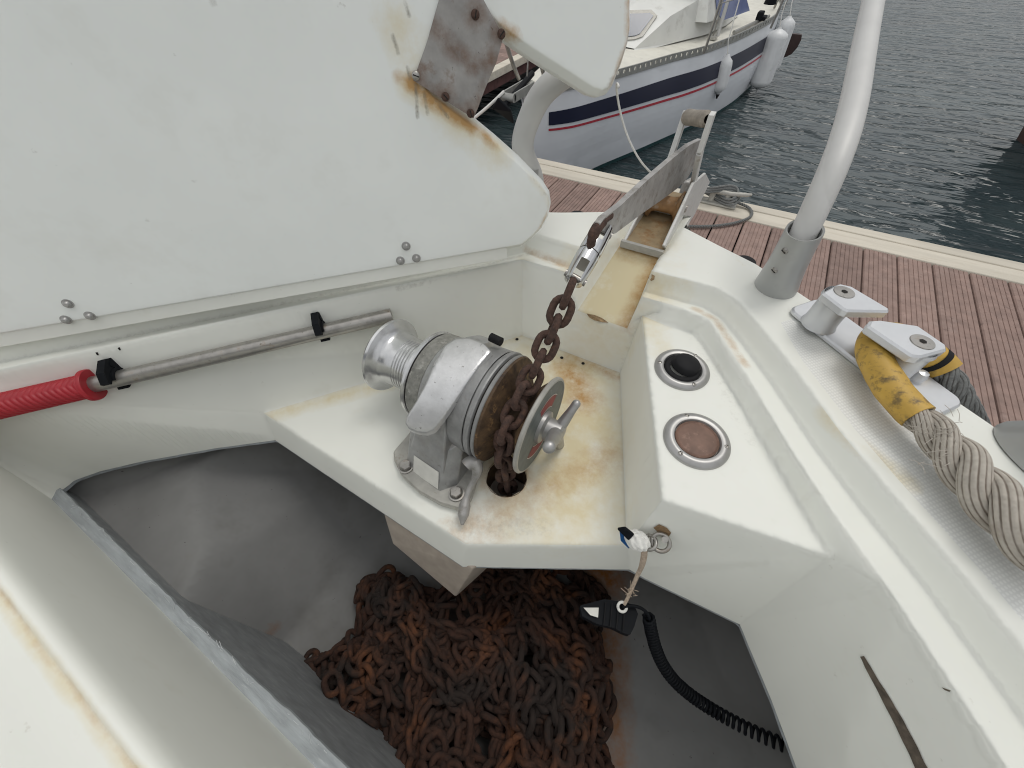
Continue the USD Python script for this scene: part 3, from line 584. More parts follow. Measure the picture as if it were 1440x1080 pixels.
# aft bulkhead with its raw glass edge
e0, e1 = at(62, 702, -.600), at(470, 1092, -.600)
xs = np.linspace(-1.0, .72, 420); fy = -.181
topf = np.array([A2(x, fy + .0135 + .003 * (meshkit.noise(A(x * 14, 0, 0)) - .5) + .0018 * (meshkit.noise(A(x * 90, 3, 0)) - .5), -.600) for x in xs]); topb = np.array([A2(x, fy - .006 + .0016 * (meshkit.noise(A(x * 60, 7, 0)) - .5), -.598) for x in xs])
botf = np.array([A2(x, fy + .010, min(-.606, hullz(x, fy) - .03)) for x in xs])
obj('bulkhead_edge', cat([band(topf, topb), band(topf - A2(0, 0, .006), topf)]), 'raw_fibreglass', boat, smooth=60)
fb_ = []
rgf = np.random.default_rng(5)
for k in range(110):
    x = rgf.uniform(-.80, .1); a = A2(x, fy + rgf.choice([-.0055, .012]) + rgf.normal(0, .0015), -.5985); d = A2(rgf.normal(0, .007), rgf.normal(0, .002), abs(rgf.normal(0, .0012))); fb_.append(tube([a, a + d * .5 + A2(0, 0, .0006), a + d], .00022, 3, caps=False))
obj('loose_fibres', cat(fb_), 'white_fibre', boat, smooth=False, kind='stuff')
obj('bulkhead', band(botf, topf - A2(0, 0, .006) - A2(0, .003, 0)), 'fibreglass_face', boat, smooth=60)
# aft coaming: upright grey face, rounded white nosing, deck behind it
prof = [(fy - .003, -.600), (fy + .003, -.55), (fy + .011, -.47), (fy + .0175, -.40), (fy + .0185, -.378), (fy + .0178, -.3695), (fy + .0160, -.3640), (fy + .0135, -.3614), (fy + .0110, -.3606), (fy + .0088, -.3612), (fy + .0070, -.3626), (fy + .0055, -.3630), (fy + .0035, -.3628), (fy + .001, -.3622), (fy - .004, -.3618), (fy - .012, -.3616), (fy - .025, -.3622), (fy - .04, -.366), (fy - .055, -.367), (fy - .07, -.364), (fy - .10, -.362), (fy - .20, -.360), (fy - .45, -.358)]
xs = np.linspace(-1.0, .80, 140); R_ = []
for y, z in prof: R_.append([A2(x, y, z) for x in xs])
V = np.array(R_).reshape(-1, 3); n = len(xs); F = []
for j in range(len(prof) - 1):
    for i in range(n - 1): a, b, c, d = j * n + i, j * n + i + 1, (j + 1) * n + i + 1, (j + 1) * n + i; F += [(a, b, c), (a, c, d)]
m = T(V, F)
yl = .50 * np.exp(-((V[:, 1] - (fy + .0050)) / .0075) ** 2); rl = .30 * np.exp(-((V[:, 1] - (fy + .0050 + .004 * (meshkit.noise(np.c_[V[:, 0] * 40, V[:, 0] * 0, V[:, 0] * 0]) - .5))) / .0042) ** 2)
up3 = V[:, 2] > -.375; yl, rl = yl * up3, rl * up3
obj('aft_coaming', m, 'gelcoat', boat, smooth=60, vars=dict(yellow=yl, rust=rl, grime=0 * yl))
# topsides below the deck edge
ring = [A2(p[0], p[1], DK) for p in Op[::-1]] + [A2(p[0], p[1], DK) for p in Os]
ring = resample(np.array(ring), .03); c0 = A2(XC, -.3, 0); lv = [(1.0, 0, 0), (1.006, -.012, 0), (1.0, -.03, 0), (.93, -.35, -.03), (.80, -.80, -.08), (.62, -1.24, -.1), (.50, -1.5, -.12)]
Vr = []
for s, dz, dy in lv: Vr.append(np.c_[c0[0] + (ring[:, 0] - c0[0]) * s, c0[1] + (ring[:, 1] - c0[1]) * s + dy, ring[:, 2] + dz - (0.001)])
n = len(ring); V = np.vstack(Vr); F = []
for j in range(len(lv) - 1):
    for i in range(n - 1): a, b, c, d = j * n + i, j * n + i + 1, (j + 1) * n + i + 1, (j + 1) * n + i; F += [(a, b, c), (a, c, d)]
obj('topsides', T(V, F), 'cabin_white', boat, smooth=40)
# nicks and the long split in the starboard coaming
wn = np.cross(RS[0] - RR, Lr[9] - RR); wn = unit(wn); wn = wn if wn[2] > 0 else -wn
def onwall(px, py, lift=.0): p = atplane(px, py, (RR + RS[0] + Lr[9] + Lr[8]) / 4, wn); return p
def ragged(left, right, name, m_, tol=.0012, lift=.002, surf=None):
    ridge = []; L_, R__ = np.array(left), np.array(right)
    obj(name, band(L_, R__), m_, boat, smooth=20)
import functools
qt = cKDTree(Q[:, :2])
def drape(px, py, guess, up=.0012):
    """point of the moulding under a sight line"""
    d = unit(ray(px, py)); t = np.linspace(.25, 1.3, 2100); Pn = d * t[:, None]; dd, ii = qt.query(Pn[:, :2]); below = Pn[:, 2] < Q[ii, 2]
    k = int(np.argmax(below & (dd < .02))); return Pn[k] + NV[ii[k]] * up
cl = [(1211, 922), (1219, 940), (1228, 957), (1240, 981), (1254, 1007), (1268, 1036), (1280, 1060), (1290, 1084)]; crr = [(1215, 921), (1226, 938), (1238, 958), (1254, 982), (1270, 1010), (1284, 1036), (1297, 1062), (1309, 1084)]
rg = np.random.default_rng(3)
cl = [(x + rg.uniform(-1, 1), y) for x, y in np.c_[np.interp(np.linspace(0, 7, 40), range(8), [c[0] for c in cl]), np.interp(np.linspace(0, 7, 40), range(8), [c[1] for c in cl])]]
crr = [(x + rg.uniform(-1.3, 1.3), y) for x, y in np.c_[np.interp(np.linspace(0, 7, 40), range(8), [c[0] for c in crr]), np.interp(np.linspace(0, 7, 40), range(8), [c[1] for c in crr])]]
a_, b_ = np.array([drape(*p, 0) for p in cl]), np.array([drape(*p, 0) for p in crr])
def smoothz(a):
    k = np.array([1, 2, 3, 2, 1]) / 9; q = np.pad(a, ((2, 2), (0, 0)), 'edge'); return np.stack([np.convolve(q[:, i], k, 'valid') for i in range(3)], 1)
obj('split', band(smoothz(a_), smoothz(b_)), 'crack_core', boat, smooth=True)
def chip(pix, m_='chip', up=.0012):
    p = np.array([drape(x, y, 0, up) for x, y in pix]); c = p.mean(0); n = len(p)
    obj('gelcoat_chip', T(np.vstack([p, c]), [(i, (i + 1) % n, n) for i in range(n)]), m_, boat, smooth=False)
chip([(825, 441), (836, 443), (846, 447), (856, 454), (848, 453), (836, 450), (829, 446)])
chip([(1325, 966), (1331, 968), (1338, 971), (1336, 972.5), (1330, 970)], 'crack_core')
chip([(912, 391), (917, 386), (921, 388), (920, 393), (916, 395)])
chip([(919, 741), (927, 736), (938, 741), (944, 748), (941, 753), (933, 750), (926, 748)], 'old_sealant')
for px, py in [(727, 477), (790, 503), (820, 511)]:
    c = at(px, py, SH + .0006); obj('screw_hole', lathe([(.0, .0032), (.0004, .003), (.0005, 0)], c, (0, 0, 1), 12), 'dark_hole', boat)
for px, py in [(137, 497), (168, 490)]:
    chip([(px - 2, py - 1), (px + 1, py - 2), (px + 3, py + 2), (px, py + 2)], 'dark_hole')

# added cabin, out of view, blocks sky light from behind the camera
whf = [A2(-1.02, -1.05, -.34), A2(.80, -1.05, -.34), A2(.70, -1.32, .62), A2(-.92, -1.32, .62)]
whb = [p + A2(0, -1.6, 0) for p in whf]
wh = obj('wheelhouse', cat([hull(whf + whb, .01), hull([A2(x, y, z) for x in (-1.0, .78) for y in (-1.22, -2.9) for z in (.62, .69)], .01)]), 'cabin_white', boat, smooth=25)
for i in range(3):
    a, b = .06 + i * .305, .06 + i * .305 + .27
    q = []
    for t, v in ((a, .38), (b, .38), (b, .90), (a, .90)):
        lo, hi = whf[0] + (whf[1] - whf[0]) * t, whf[3] + (whf[2] - whf[3]) * t; q.append(lo + (hi - lo) * v)
    nw = unit(np.cross(q[1] - q[0], q[3] - q[0])); nw = nw if nw[1] > 0 else -nw
    obj('window', hull([p + nw * k for p in q for k in (.008, .016)], .003), 'window_tint', wh, smooth=20)  # dark panes of the added cabin, also out of view

# ------------------------------------------------------------------ hatch lid, standing open on its port hinges
H0, H1 = at(0, 477, -.352), at(735, 350, -.352); hu = unit(H1 - H0); hout = A2(-hu[1], hu[0], 0); TILT = math.radians(12)
hv = hout * math.sin(TILT) + A2(0, 0, math.cos(TILT)); hn = np.cross(hv, hu); hn = hn if np.dot(hn, -H0) > 0 else -hn      # towards the well
def lidsv(px, py): p = atplane(px, py, H0, hn) - H0; return np.array([p @ hu, p @ hv])
def lidp(s, v, d=0.0): return H0 + hu * s + hv * v + hn * d
Lm = [lidsv(*p) for p in [(735, 351), (752, 338), (765, 325), (775, 306), (779, 288), (777, 272), (768, 258), (735, 224), (700, 193), (672, 170), (640, 146), (606, 120)]]
notch = [lidsv(*p) for p in [(640, 58), (662, 18), (684, 31)]]
tip = [lidsv(*p) for p in [(703, 50), (745, 79), (800, 114), (832, 134), (846, 138), (858, 134), (866, 124), (880, 90), (889, 62), (893, 40), (893, 10)]]
top = [np.array([tip[-1][0] - .003, tip[-1][1] + .05]), np.array([tip[-1][0] - .05, tip[-1][1] + .11]), np.array([.40, .72]), np.array([.25, .78]), np.array([-.22, .80]), np.array([-.24, .0])]
LP2 = Polygon([*Lm, *notch, *tip, *top]).buffer(-.006).buffer(.006)
ol = np.asarray(shapely.geometry.polygon.orient(shapely.segmentize(LP2.simplify(.0004), .006)).exterior.coords)[:-1]
tt = np.roll(ol, -1, 0) - np.roll(ol, 1, 0); tt /= np.linalg.norm(tt, axis=1)[:, None]; on = np.stack([tt[:, 1], -tt[:, 0]], 1)
inn = Polygon(ol - on * .010).buffer(0)
x0, y0, x1, y1 = inn.bounds; G = np.array([(a, b) for a in np.arange(x0, x1, .009) for b in np.arange(y0, min(y1, .46), .009)]); sv_ = np.array([lidsv(*p) for p in [(530, 0), (900, 0), (900, 145), (790, 350), (640, 300), (530, 200)]]); fine = Polygon(sv_).convex_hull
G2 = np.array([(a, b) for a in np.arange(sv_[:, 0].min(), sv_[:, 0].max(), .0026) for b in np.arange(sv_[:, 1].min(), sv_[:, 1].max(), .0026)]); G = np.vstack([G[~shapely.contains_xy(fine, G[:, 0], G[:, 1])], G2[shapely.contains_xy(fine, G2[:, 0], G2[:, 1])]])
G = G[shapely.contains_xy(inn.buffer(-.0025), G[:, 0], G[:, 1])]
fp2 = np.vstack([ol - on * .010, G]); tr2 = Delaunay(fp2).simplices; c2 = fp2[tr2].mean(1); tr2 = tr2[shapely.contains_xy(inn, c2[:, 0], c2[:, 1])]
nO = len(ol); rings = [(ol - on * .010, 0.0), (ol - on * .0085, -.0006), (ol - on * .0075, -.002), (ol - on * .001, -.012), (ol, -.015), (ol + on * .001, -.026), (ol - on * .002, -.031), (ol - on * .006, -.032)]
V = [np.array([lidp(*q, 0) for q in fp2])]; F = [tr2]; base = 0; k0 = len(fp2)
prev = np.arange(nO)
for r_, d_ in rings[1:]:
    V.append(np.array([lidp(*q, d_) for q in r_])); cur = k0 + np.arange(nO); k0 += nO; nx_ = np.roll(np.arange(nO), -1)
    F.append(np.vstack([np.c_[prev, cur, cur[nx_]], np.c_[prev, cur[nx_], prev[nx_]]])); prev = cur
bt = Delaunay(ol - on * .004).simplices; cb = (ol - on * .004)[bt].mean(1); bt = bt[shapely.contains_xy(LP2, cb[:, 0], cb[:, 1])]; F.append(prev[bt][:, ::-1])
V, F = np.vstack(V), np.vstack(F)
nrm = np.cross(V[F[:, 1]] - V[F[:, 0]], V[F[:, 2]] - V[F[:, 0]]); fl = np.zeros(len(F), bool); fl[:len(tr2)] = (nrm[:len(tr2)] @ hn) < 0; F[fl] = F[fl][:, ::-1]
lid = thing('hatch_lid', 'white fibreglass anchor locker lid standing open at left, with rusty plate across its notch', 'hatch lid', lidp(.3, 0, -.015))
P3 = lambda px, py: atplane(px, py, H0, hn)
rl = .85 * mx(1.0 * near(V, [P3(580, 118), P3(600, 136), P3(625, 152), P3(664, 178)], .017), 1.0 * near(V, [P3(706, 50), P3(718, 58)], .022), .85 * near(V, [P3(664, 172), P3(695, 200)], .015), .6 * near(V, [P3(574, 112), P3(560, 108)], .014), .40 * near(V, [P3(675, 12), P3(705, 40)], .014), .75 * near(V, [P3(777, 272), P3(779, 292), P3(752, 340), P3(735, 352)], .012), .9 * near(V, [P3(868, 124), P3(890, 62), P3(893, 0)], .02), .4 * near(V, [P3(840, 140)], .02))
yv = mx(.7 * near(V, [P3(578, 116), P3(625, 150), P3(700, 205)], .034), .50 * near(V, [P3(560, 40), P3(590, 100), P3(640, 160), P3(700, 215)], .055), .40 * near(V, [P3(735, 224), P3(779, 288)], .02), .36 * near(V, [P3(703, 50), P3(846, 138)], .012))
gv = mx(*[.62 * near(V, [P3(*a), P3(*b)], .0042) for a, b in [((585, 120), (587, 165)), ((597, 132), (601, 160)), ((612, 138), (630, 165)), ((552, 50), (560, 75)), ((570, 5), (575, 22)), ((297, 0), (293, 9)), ((573, 95), (576, 110))]], .40 * near(V, [P3(846, 140), P3(893, 60)], .012), .34 * near(V, [P3(740, 230), P3(779, 285)], .012))
obj('panel', T(V, F), 'lid_gelcoat', lid, smooth=35, vars=dict(rust=rl, yellow=yv, grime=gv))
# rusty plate
pl2 = [lidsv(*p) for p in [(581, 113), (600, 60), (617, 0), (632, -45), (668, -20), (707, 52), (703, 66), (697, 88), (690, 104), (680, 128), (672, 150), (665, 166)]]
PL = Polygon(pl2).buffer(0); x0, y0, x1, y1 = PL.bounds; G = np.array([(a, b) for a in np.arange(x0, x1, .004) for b in np.arange(y0, y1, .004)]); G = G[shapely.contains_xy(PL.buffer(-.0015), G[:, 0], G[:, 1])]
po = np.asarray(shapely.geometry.polygon.orient(shapely.segmentize(PL, .004)).exterior.coords)[:-1]; pf = np.vstack([po, G]); pt = Delaunay(pf).simplices; pc = pf[pt].mean(1); pt = pt[shapely.contains_xy(PL, pc[:, 0], pc[:, 1])]
n1 = len(po); V = np.vstack([[lidp(*q, .0042) for q in pf], [lidp(*q, .0008) for q in po]]); nn = np.roll(np.arange(n1), -1); i_ = np.arange(n1)
nr = np.cross(V[pt[:, 1]] - V[pt[:, 0]], V[pt[:, 2]] - V[pt[:, 0]]) @ hn; pt[nr < 0] = pt[nr < 0][:, ::-1]
F = np.vstack([pt, np.c_[i_, len(pf) + i_, len(pf) + nn], np.c_[i_, len(pf) + nn, nn]])
SR_ = .0046
scr = [(584.5, 106.5), (626, 136), (661, 159), (667.5, 21), (704, 48)]
rv = mx(*[1.0 * near(V, [P3(*p)], .026) for p in scr], .9 * near(V, [P3(581, 113), P3(662, 165)], .018), .95 * near(V, [P3(606, 36), P3(640, 72), P3(664, 92), P3(692, 84)], .022), .75 * near(V, [P3(690, 100), P3(668, 160)], .022), .36 * near(V, [P3(640, 80), P3(660, 120)], .02))
obj('notch_plate', T(V, F), 'stained_steel', lid, smooth=30, vars=dict(rust=rv * .62, core=.7 * mx(*[1.0 * near(V, [P3(*p)], .012) for p in scr[1:]], .6 * near(V, [P3(606, 40), P3(640, 74), P3(668, 96)], .010))))
def slot_screw(c, n, r=.0055, ang=.6, name='screw', m_='stainless', parent=None, h=.0028):
    s, u, n = frame(n); d = math.cos(ang) * s + math.sin(ang) * u; e = np.cross(n, d)
    m = lathe([(0, r * 1.05), (h * .3, r), (h * .75, r * .75), (h, r * .35), (h * 1.03, 0)], c, n, 20)
    q = box(c + n * h * .95, (r * 1.5, r * .26, h * .35), np.array([d, e, n]))
    p = obj(name, m, m_, parent, smooth=40); obj('slot', q, 'dark_hole', p, smooth=False)
for i, (px, py) in enumerate(scr): slot_screw(P3(px, py) + hn * .0042, hn, SR_, .4 + i * .5, parent=lid, m_='stainless' if i == 0 else 'rust')
for i, (px, py) in enumerate([(95.5, 427), (126.5, 444), (93, 449.5), (571, 346), (585.5, 363), (563, 366.5)]):
    c = P3(px, py); t_ = obj('hinge_bolt', lathe([(0, .0064), (.0006, .0064), (.0008, .0047), (.003, .0045), (.005, .0028), (.0054, 0)], c, hn, 22), 'brushed_steel', lid, smooth=35)
# hinge flange strip along the lower edge of the lid
obj('hinge_strip', hull([lidp(s, v, d) for s in (-.24, .70) for v in (.0075, -.0115) for d in (-.0035, -.013)], .0008), 'gelcoat', lid, smooth=30)

# ------------------------------------------------------------------ windlass
AXY, AXZ = .257, -.457; XA = A2(1, 0, 0)
def rev(prof, n=64): return lathe(prof, A2(0, AXY, AXZ), XA, n)
wl = thing('windlass', 'grey cast aluminium anchor windlass bolted to the shelf, with warping drum and chain gypsy', 'windlass', A2(-.25, .25, SH))
dr = [(-.392, 0), (-.392, .020), (-.3915, .040), (-.393, .053), (-.391, .0595), (-.3885, .061), (-.385, .060), (-.381, .054), (-.376, .0465), (-.370, .0435), (-.360, .0425)]
for k in range(5): x = -.352 + k * .0050; dr += [(x, .0422), (x + .0013, .0408), (x + .0026, .0422)]
dr += [(-.322, .0425), (-.314, .0435), (-.309, .047)]
obj('warping_drum', rev(dr), 'polished_aluminium', wl, smooth=35)
obj('drum_ring', rev([(-.309, .03), (-.309, .0675), (-.3075, .0695), (-.3035, .0695), (-.302, .068), (-.302, .03)]), 'polished_aluminium', wl, smooth=35)
obj('seal', rev([(-.302, .0660), (-.2995, .0660)]), 'dark_hole', wl)
obj('motor_band', rev([(-.2995, .03), (-.2995, .0680), (-.298, .0692), (-.279, .0705), (-.277, .0700)]), 'mottled_aluminium', wl, smooth=35)
obj('gear_case', rev([(-.277, .0695), (-.2755, .0715), (-.266, .0745), (-.260, .0790), (-.250, .0840), (-.234, .0850), (-.226, .0830), (-.221, .0770)]), 'cast_aluminium', wl, smooth=35)
obj('clutch_band', rev([(-.221, .0760), (-.219, .0790), (-.196, .0805), (-.1945, .0795)]), 'dull_aluminium', wl, smooth=35)
obj('clutch_ring', rev([(-.1945, .0775), (-.1925, .0775), (-.1915, .0810), (-.1865, .0820), (-.1845, .0812), (-.1835, .0770), (-.1815, .0765), (-.1805, .080), (-.1765, .081), (-.175, .0795), (-.175, .060)]), 'dull_aluminium', wl, smooth=30)
obj('ring_groove', rev([(-.1839, .0772), (-.1812, .0772)]), 'dark_hole', wl)
# gypsy: two toothed cheeks with pockets
def gypsy():
    n = 96; th_ = np.linspace(0, 2 * np.pi, n, endpoint=False); prof = [(-.1765, .076), (-.1745, .0805), (-.171, .0795), (-.1655, .066), (-.161, .056), (-.153, .046), (-.1425, .043), (-.135, .046), (-.129, .056), (-.1235, .064), (-.121, .066)]
    V = []
    for x, r in prof:
        w_ = max(0, 1 - abs(x + .1425) / .030); rr = r + w_ * .0085 * np.sign(np.cos(5 * th_)) * np.abs(np.cos(5 * th_)) ** .5 * (1 if abs(x + .1425) > .004 else .3)
        V.append(np.c_[np.full(n, x), AXY + rr * np.cos(th_), AXZ + rr * np.sin(th_)])
    V = np.vstack(V); F = []
    for i in range(len(prof) - 1):
        for j in range(n): a, b, c, d = i * n + j, i * n + (j + 1) % n, (i + 1) * n + (j + 1) % n, (i + 1) * n + j; F += [(a, c, b), (a, d, c)]
    return T(V, F)
obj('gypsy', gypsy(), 'brass_rust', wl, smooth=40)
disc = obj('clutch_disc', rev([(-.1215, .03), (-.1215, .064), (-.1200, .0700), (-.1175, .0710), (-.1155, .0700), (-.1150, .067), (-.1156, .065), (-.1156, .055), (-.1150, .0535), (-.1150, .028), (-.1150, 0)], 72), 'grey_print', wl, smooth=30)
obj('disc_rim', rev([(-.1217, .0703), (-.1202, .0719), (-.1172, .0721), (-.1153, .0706), (-.1150, .068)], 72), 'aged_aluminium', disc, smooth=30)
def arc(r0, r1, a0, a1, x, n=28):
    a = np.linspace(a0, a1, n); V = np.vstack([np.c_[np.full(n, x), AXY + r * np.cos(a), AXZ + r * np.sin(a)] for r in (r0, r1)]); return T(V, [(i, i + 1, n + i + 1) for i in range(n - 1)] + [(i, n + i + 1, n + i) for i in range(n - 1)])
for a0, a1 in ((.55, 1.75), (3.6, 5.0)):
    obj('red_print', arc(.0305, .0480, a0, a1, -.1146), 'red_print', disc, smooth=False)
    obj('print_border', cat([arc(.0480, .0490, a0 - .03, a1 + .03, -.1145), arc(.0297, .0305, a0 - .03, a1 + .03, -.1145)]), 'worn_label', disc, smooth=False)
obj('hub', cat([rev([(-.1150, 0), (-.1150, .024), (-.110, .0235), (-.107, .017), (-.094, .0165), (-.088, .0160), (-.084, .012), (-.083, 0)], 40)]), 'brushed_steel', wl, smooth=35)
hc = A2(-.094, AXY, AXZ)
for px, py, xx_, r0, r1, m_ in ((811, 567, -.083, .0078, .0058, 'brushed_steel'), (772, 629, -.078, .0095, .0075, 'brushed_steel'), (787, 630, -.100, .009, .0085, 'aged_aluminium')):
    e = atx(px, py, xx_); d = unit(e - hc); pts_ = [hc, hc + (e - hc) * .35, hc + (e - hc) * .8, e - d * .002, e]
    pts_ = np.array(pts_ + [e + d * .003, e + d * .0045]); obj('wing_lever', tube(pts_, [r0 * 1.05, r0, r1, r1, r1, r1 * .75, r1 * .25], 20, up=(1, 0, 0)), m_, wl, smooth=40)
# casting: pedestal, foot, cap lever
FZ = SH + .011
pd = [at(581, 668, FZ), at(616, 701, FZ), at(671, 662, FZ), at(660, 640, FZ)]
ped = []
for x, y in ((-.279, .141), (-.214, .133), (-.200, .15), (-.198, .33), (-.285, .34), (-.288, .16)): ped.append(A2(x, y, FZ))
for x, y, z in ((-.283, .172, -.485), (-.222, .166, -.485), (-.205, .19, -.475), (-.205, .32, -.47), (-.28, .32, -.47), (-.28, .19, -.475)): ped.append(A2(x, y, z))
obj('pedestal', hull(ped, .004, 2), 'cast_aluminium', wl, smooth=25)
gus = [A2(-.262, .190, -.435), A2(-.224, .186, -.435), A2(-.280, .1535, -.515), A2(-.2165, .1465, -.515), A2(-.262, .25, -.44), A2(-.222, .25, -.44)]
obj('gusset', hull(gus, .0035, 2), 'cast_aluminium', wl, smooth=25)
fo = Polygon([at(557, 652, SH)[:2], at(566, 672, SH)[:2], at(590, 695, SH)[:2], at(620, 712, SH)[:2], at(651, 721, SH)[:2], at(664, 704, SH)[:2], [-.185, .20], [-.185, .36], [-.31, .36], [-.315, .20], at(556, 640, SH)[:2]]).buffer(-.006).buffer(.012, quad_segs=5).buffer(-.006)
obj('foot', ext(fo.simplify(.0004), A2(0, 0, SH + .0005), A2(1, 0, 0), A2(0, 1, 0), .0125, .002), 'aged_aluminium', wl, smooth=25)
def hexbolt(c, n, r=.009, h=.007, parent=None, m_='stainless'):
    b = lathe([(0, r * 1.35), (.0016, r * 1.35), (.0018, r * 1.1)], c, n, 24); s, u, n = frame(n); a = np.arange(6) * np.pi / 3 + .4
    hx = hull(np.vstack([[c + n * .0016 + r * (math.cos(t) * s + math.sin(t) * u) for t in a], [c + n * (h * .9) + r * (math.cos(t) * s + math.sin(t) * u) for t in a], [c + n * h + .88 * r * (math.cos(t) * s + math.sin(t) * u) for t in a]]))
    p = obj('bolt', hx, m_, parent, smooth=15); obj('washer', b, m_, p, smooth=30)
for px, py in ((571, 656), (642, 694)): hexbolt(at(px, py, SH + .014), A2(0, 0, 1), .0088, .0085, wl)
lab = [(581, 655), (617, 690), (616, 668), (582, 634)]
pn = unit(np.cross(A2(-.214 + .279, .133 - .141, 0), A2(-.004, .031, .049))); pn = pn if pn[1] < 0 else -pn
pc_ = A2(-.247, .137, FZ) + pn * .0048
lq = [atplane(px, py, pc_, pn) for px, py in ((582, 640), (617, 664), (616, 688), (581, 664))]; obj('label', T(np.array(lq), [(0, 1, 2), (0, 2, 3)]), 'worn_label', wl, smooth=False)
# paddle of the casting, a bright worn plate sweeping down over the pedestal
pad_px = [(640, 476), (625, 486), (611, 510), (598, 540), (584, 566), (572, 585), (570, 595), (575, 603), (587, 608), (600, 609.5), (611, 605), (620, 594), (632, 577), (646, 556), (660, 535), (676, 513), (692, 494), (680, 482), (660, 475)]
def padz(py): t = np.clip((py - 475) / 135, 0, 1); return -.3680 - .004 * t - .052 * t ** 2.1
pz = Polygon([(a, -b) for a, b in pad_px]).buffer(-2).buffer(2); bp = np.asarray(shapely.geometry.polygon.orient(shapely.segmentize(pz, 4)).exterior.coords)[:-1]
ip = np.asarray(shapely.geometry.polygon.orient(shapely.segmentize(pz.buffer(-2.2), 4)).exterior.coords)[:-1]
x0, y0, x1, y1 = pz.bounds; G = np.array([(a, b) for a in np.arange(x0, x1, 4) for b in np.arange(y0, y1, 4)]); G = G[shapely.contains_xy(pz.buffer(-4), G[:, 0], G[:, 1])]
top_ = np.array([at(a, -b, padz(-b)) for a, b in np.vstack([ip, G])]); edge_ = np.array([at(a, -b, padz(-b) - .0016) for a, b in bp]); und_ = edge_ + A2(0, .001, -.0075)
allp = np.vstack([top_, edge_]); tp = Delaunay(np.vstack([ip, G, bp])).simplices; cc_ = np.vstack([ip, G, bp])[tp].mean(1); tp = tp[shapely.contains_xy(pz, cc_[:, 0], cc_[:, 1])]
nt, ne = len(top_), len(edge_); ii = np.arange(ne); jj = np.roll(ii, -1); F = np.vstack([tp, np.c_[nt + ii, nt + ne + ii, nt + ne + jj], np.c_[nt + ii, nt + ne + jj, nt + jj]])
ub = Delaunay(bp).simplices; cu = bp[ub].mean(1); ub = ub[shapely.contains_xy(pz, cu[:, 0], cu[:, 1])]; F = np.vstack([F, nt + ne + ub[:, ::-1]])
V = np.vstack([allp, und_]); nr = np.cross(V[F[:len(tp), 1]] - V[F[:len(tp), 0]], V[F[:len(tp), 2]] - V[F[:len(tp), 0]])[:, 2]; q_ = np.where(nr < 0)[0]; F[q_] = F[q_][:, ::-1]
obj('paddle', T(V, F), 'worn_aluminium', wl, smooth=35)
obj('cap_stud', cyl(at(690, 474, -.378), at(705, 481, -.378), .0062, n=16), 'black_rubber', wl); obj('oil_plug', cyl(A2(-.291, .196, -.478), A2(-.2915, .1855, -.4835), .0075, n=18), 'dark_hole', wl)
# pawl lever with its bulb end
lv_ = [at(655, 655, -.487), at(668, 652, -.487), at(671, 660, -.492), at(664, 680, -.506), at(656, 700, -.518), at(653, 714, -.524), at(651.5, 724, -.527), at(650.5, 733, -.530), at(650, 738, -.531)]
obj('pawl_lever', tube(spline(lv_, 5), np.interp(np.linspace(0, 8, 41), range(9), [.009, .010, .0072, .0048, .0040, .0045, .0082, .0078, .002]), 16), 'galvanised', wl, smooth=50)
obj('drain_wire', tube(spline([at(648, 560, -.42), at(655, 578, -.43), at(662, 600, -.44), at(667, 622, -.455), at(675, 640, -.47)], 5), .0012, 6), 'black_rubber', wl)

# ------------------------------------------------------------------ anchor, swivel, chain
xs0 = -.134
q0, q1 = atx(836, 318, xs0), atx(985, 200, -.098); sn = unit(np.cross(q1 - q0, (0, 0, 1)))
sh_px = [(838, 316), (845, 306), (856, 298), (870, 287), (904, 255), (945, 220), (967, 203), (984, 195), (990, 199), (981, 212), (972, 236), (964, 250), (950, 264), (925, 282), (900, 299), (874, 318), (862, 327), (852, 330), (846, 326)]
S3 = [atplane(px, py, q0, sn) for px, py in sh_px]; ex = unit(q1 - q0 - sn * np.dot(q1 - q0, sn)); ey = np.cross(ex, sn); ey = ey if ey[2] > 0 else -ey
an = thing('anchor', 'galvanised anchor with flat grey shank lying in the bow roller', 'anchor', q0)
poly = Polygon([((p - q0) @ ex, (p - q0) @ ey) for p in S3]).buffer(-.003).buffer(.003)
zdir = np.cross(ex, ey); ofs = -.0065 if np.dot(zdir, A2(1, 0, 0)) > 0 else -.0065
obj('shank', ext(poly.simplify(.0005), q0 + zdir * -.008, ex, ey, .016, .0042), 'galvanised', an, smooth=30)
pin = poly.buffer(-.009); pin = max(getattr(pin, 'geoms', [pin]), key=lambda g_: g_.area)
obj('shank_eye', tube(spline([atplane(831, 345, q0, sn), atplane(834, 331, q0, sn), atplane(842, 317, q0, sn), atplane(857, 303, q0, sn)], 6), [.0055] * 4 + [.0068] * 8 + [.0055] * 7, 16), 'rust', an)
f0 = atplane(985, 215, q0, sn)
obj('crown', hull([f0 + A2(-.004, -.02, -.05), f0 + A2(.004, .0, -.05), A2(-.10, .79, -.50), A2(-.10, .84, -.55)], .008), 'galvanised', an)
for s in (-1, 1): obj('fluke', hull([A2(-.10, .84, -.53), A2(-.10 + s * .09, .80, -.64), A2(-.10 + s * .015, .78, -.66), A2(-.10 + s * .06, .86, -.56)], .005), 'galvanised', an, smooth=20)
dl = box(atplane(886, 297, q0, sn), (.004, .004, .004)); 

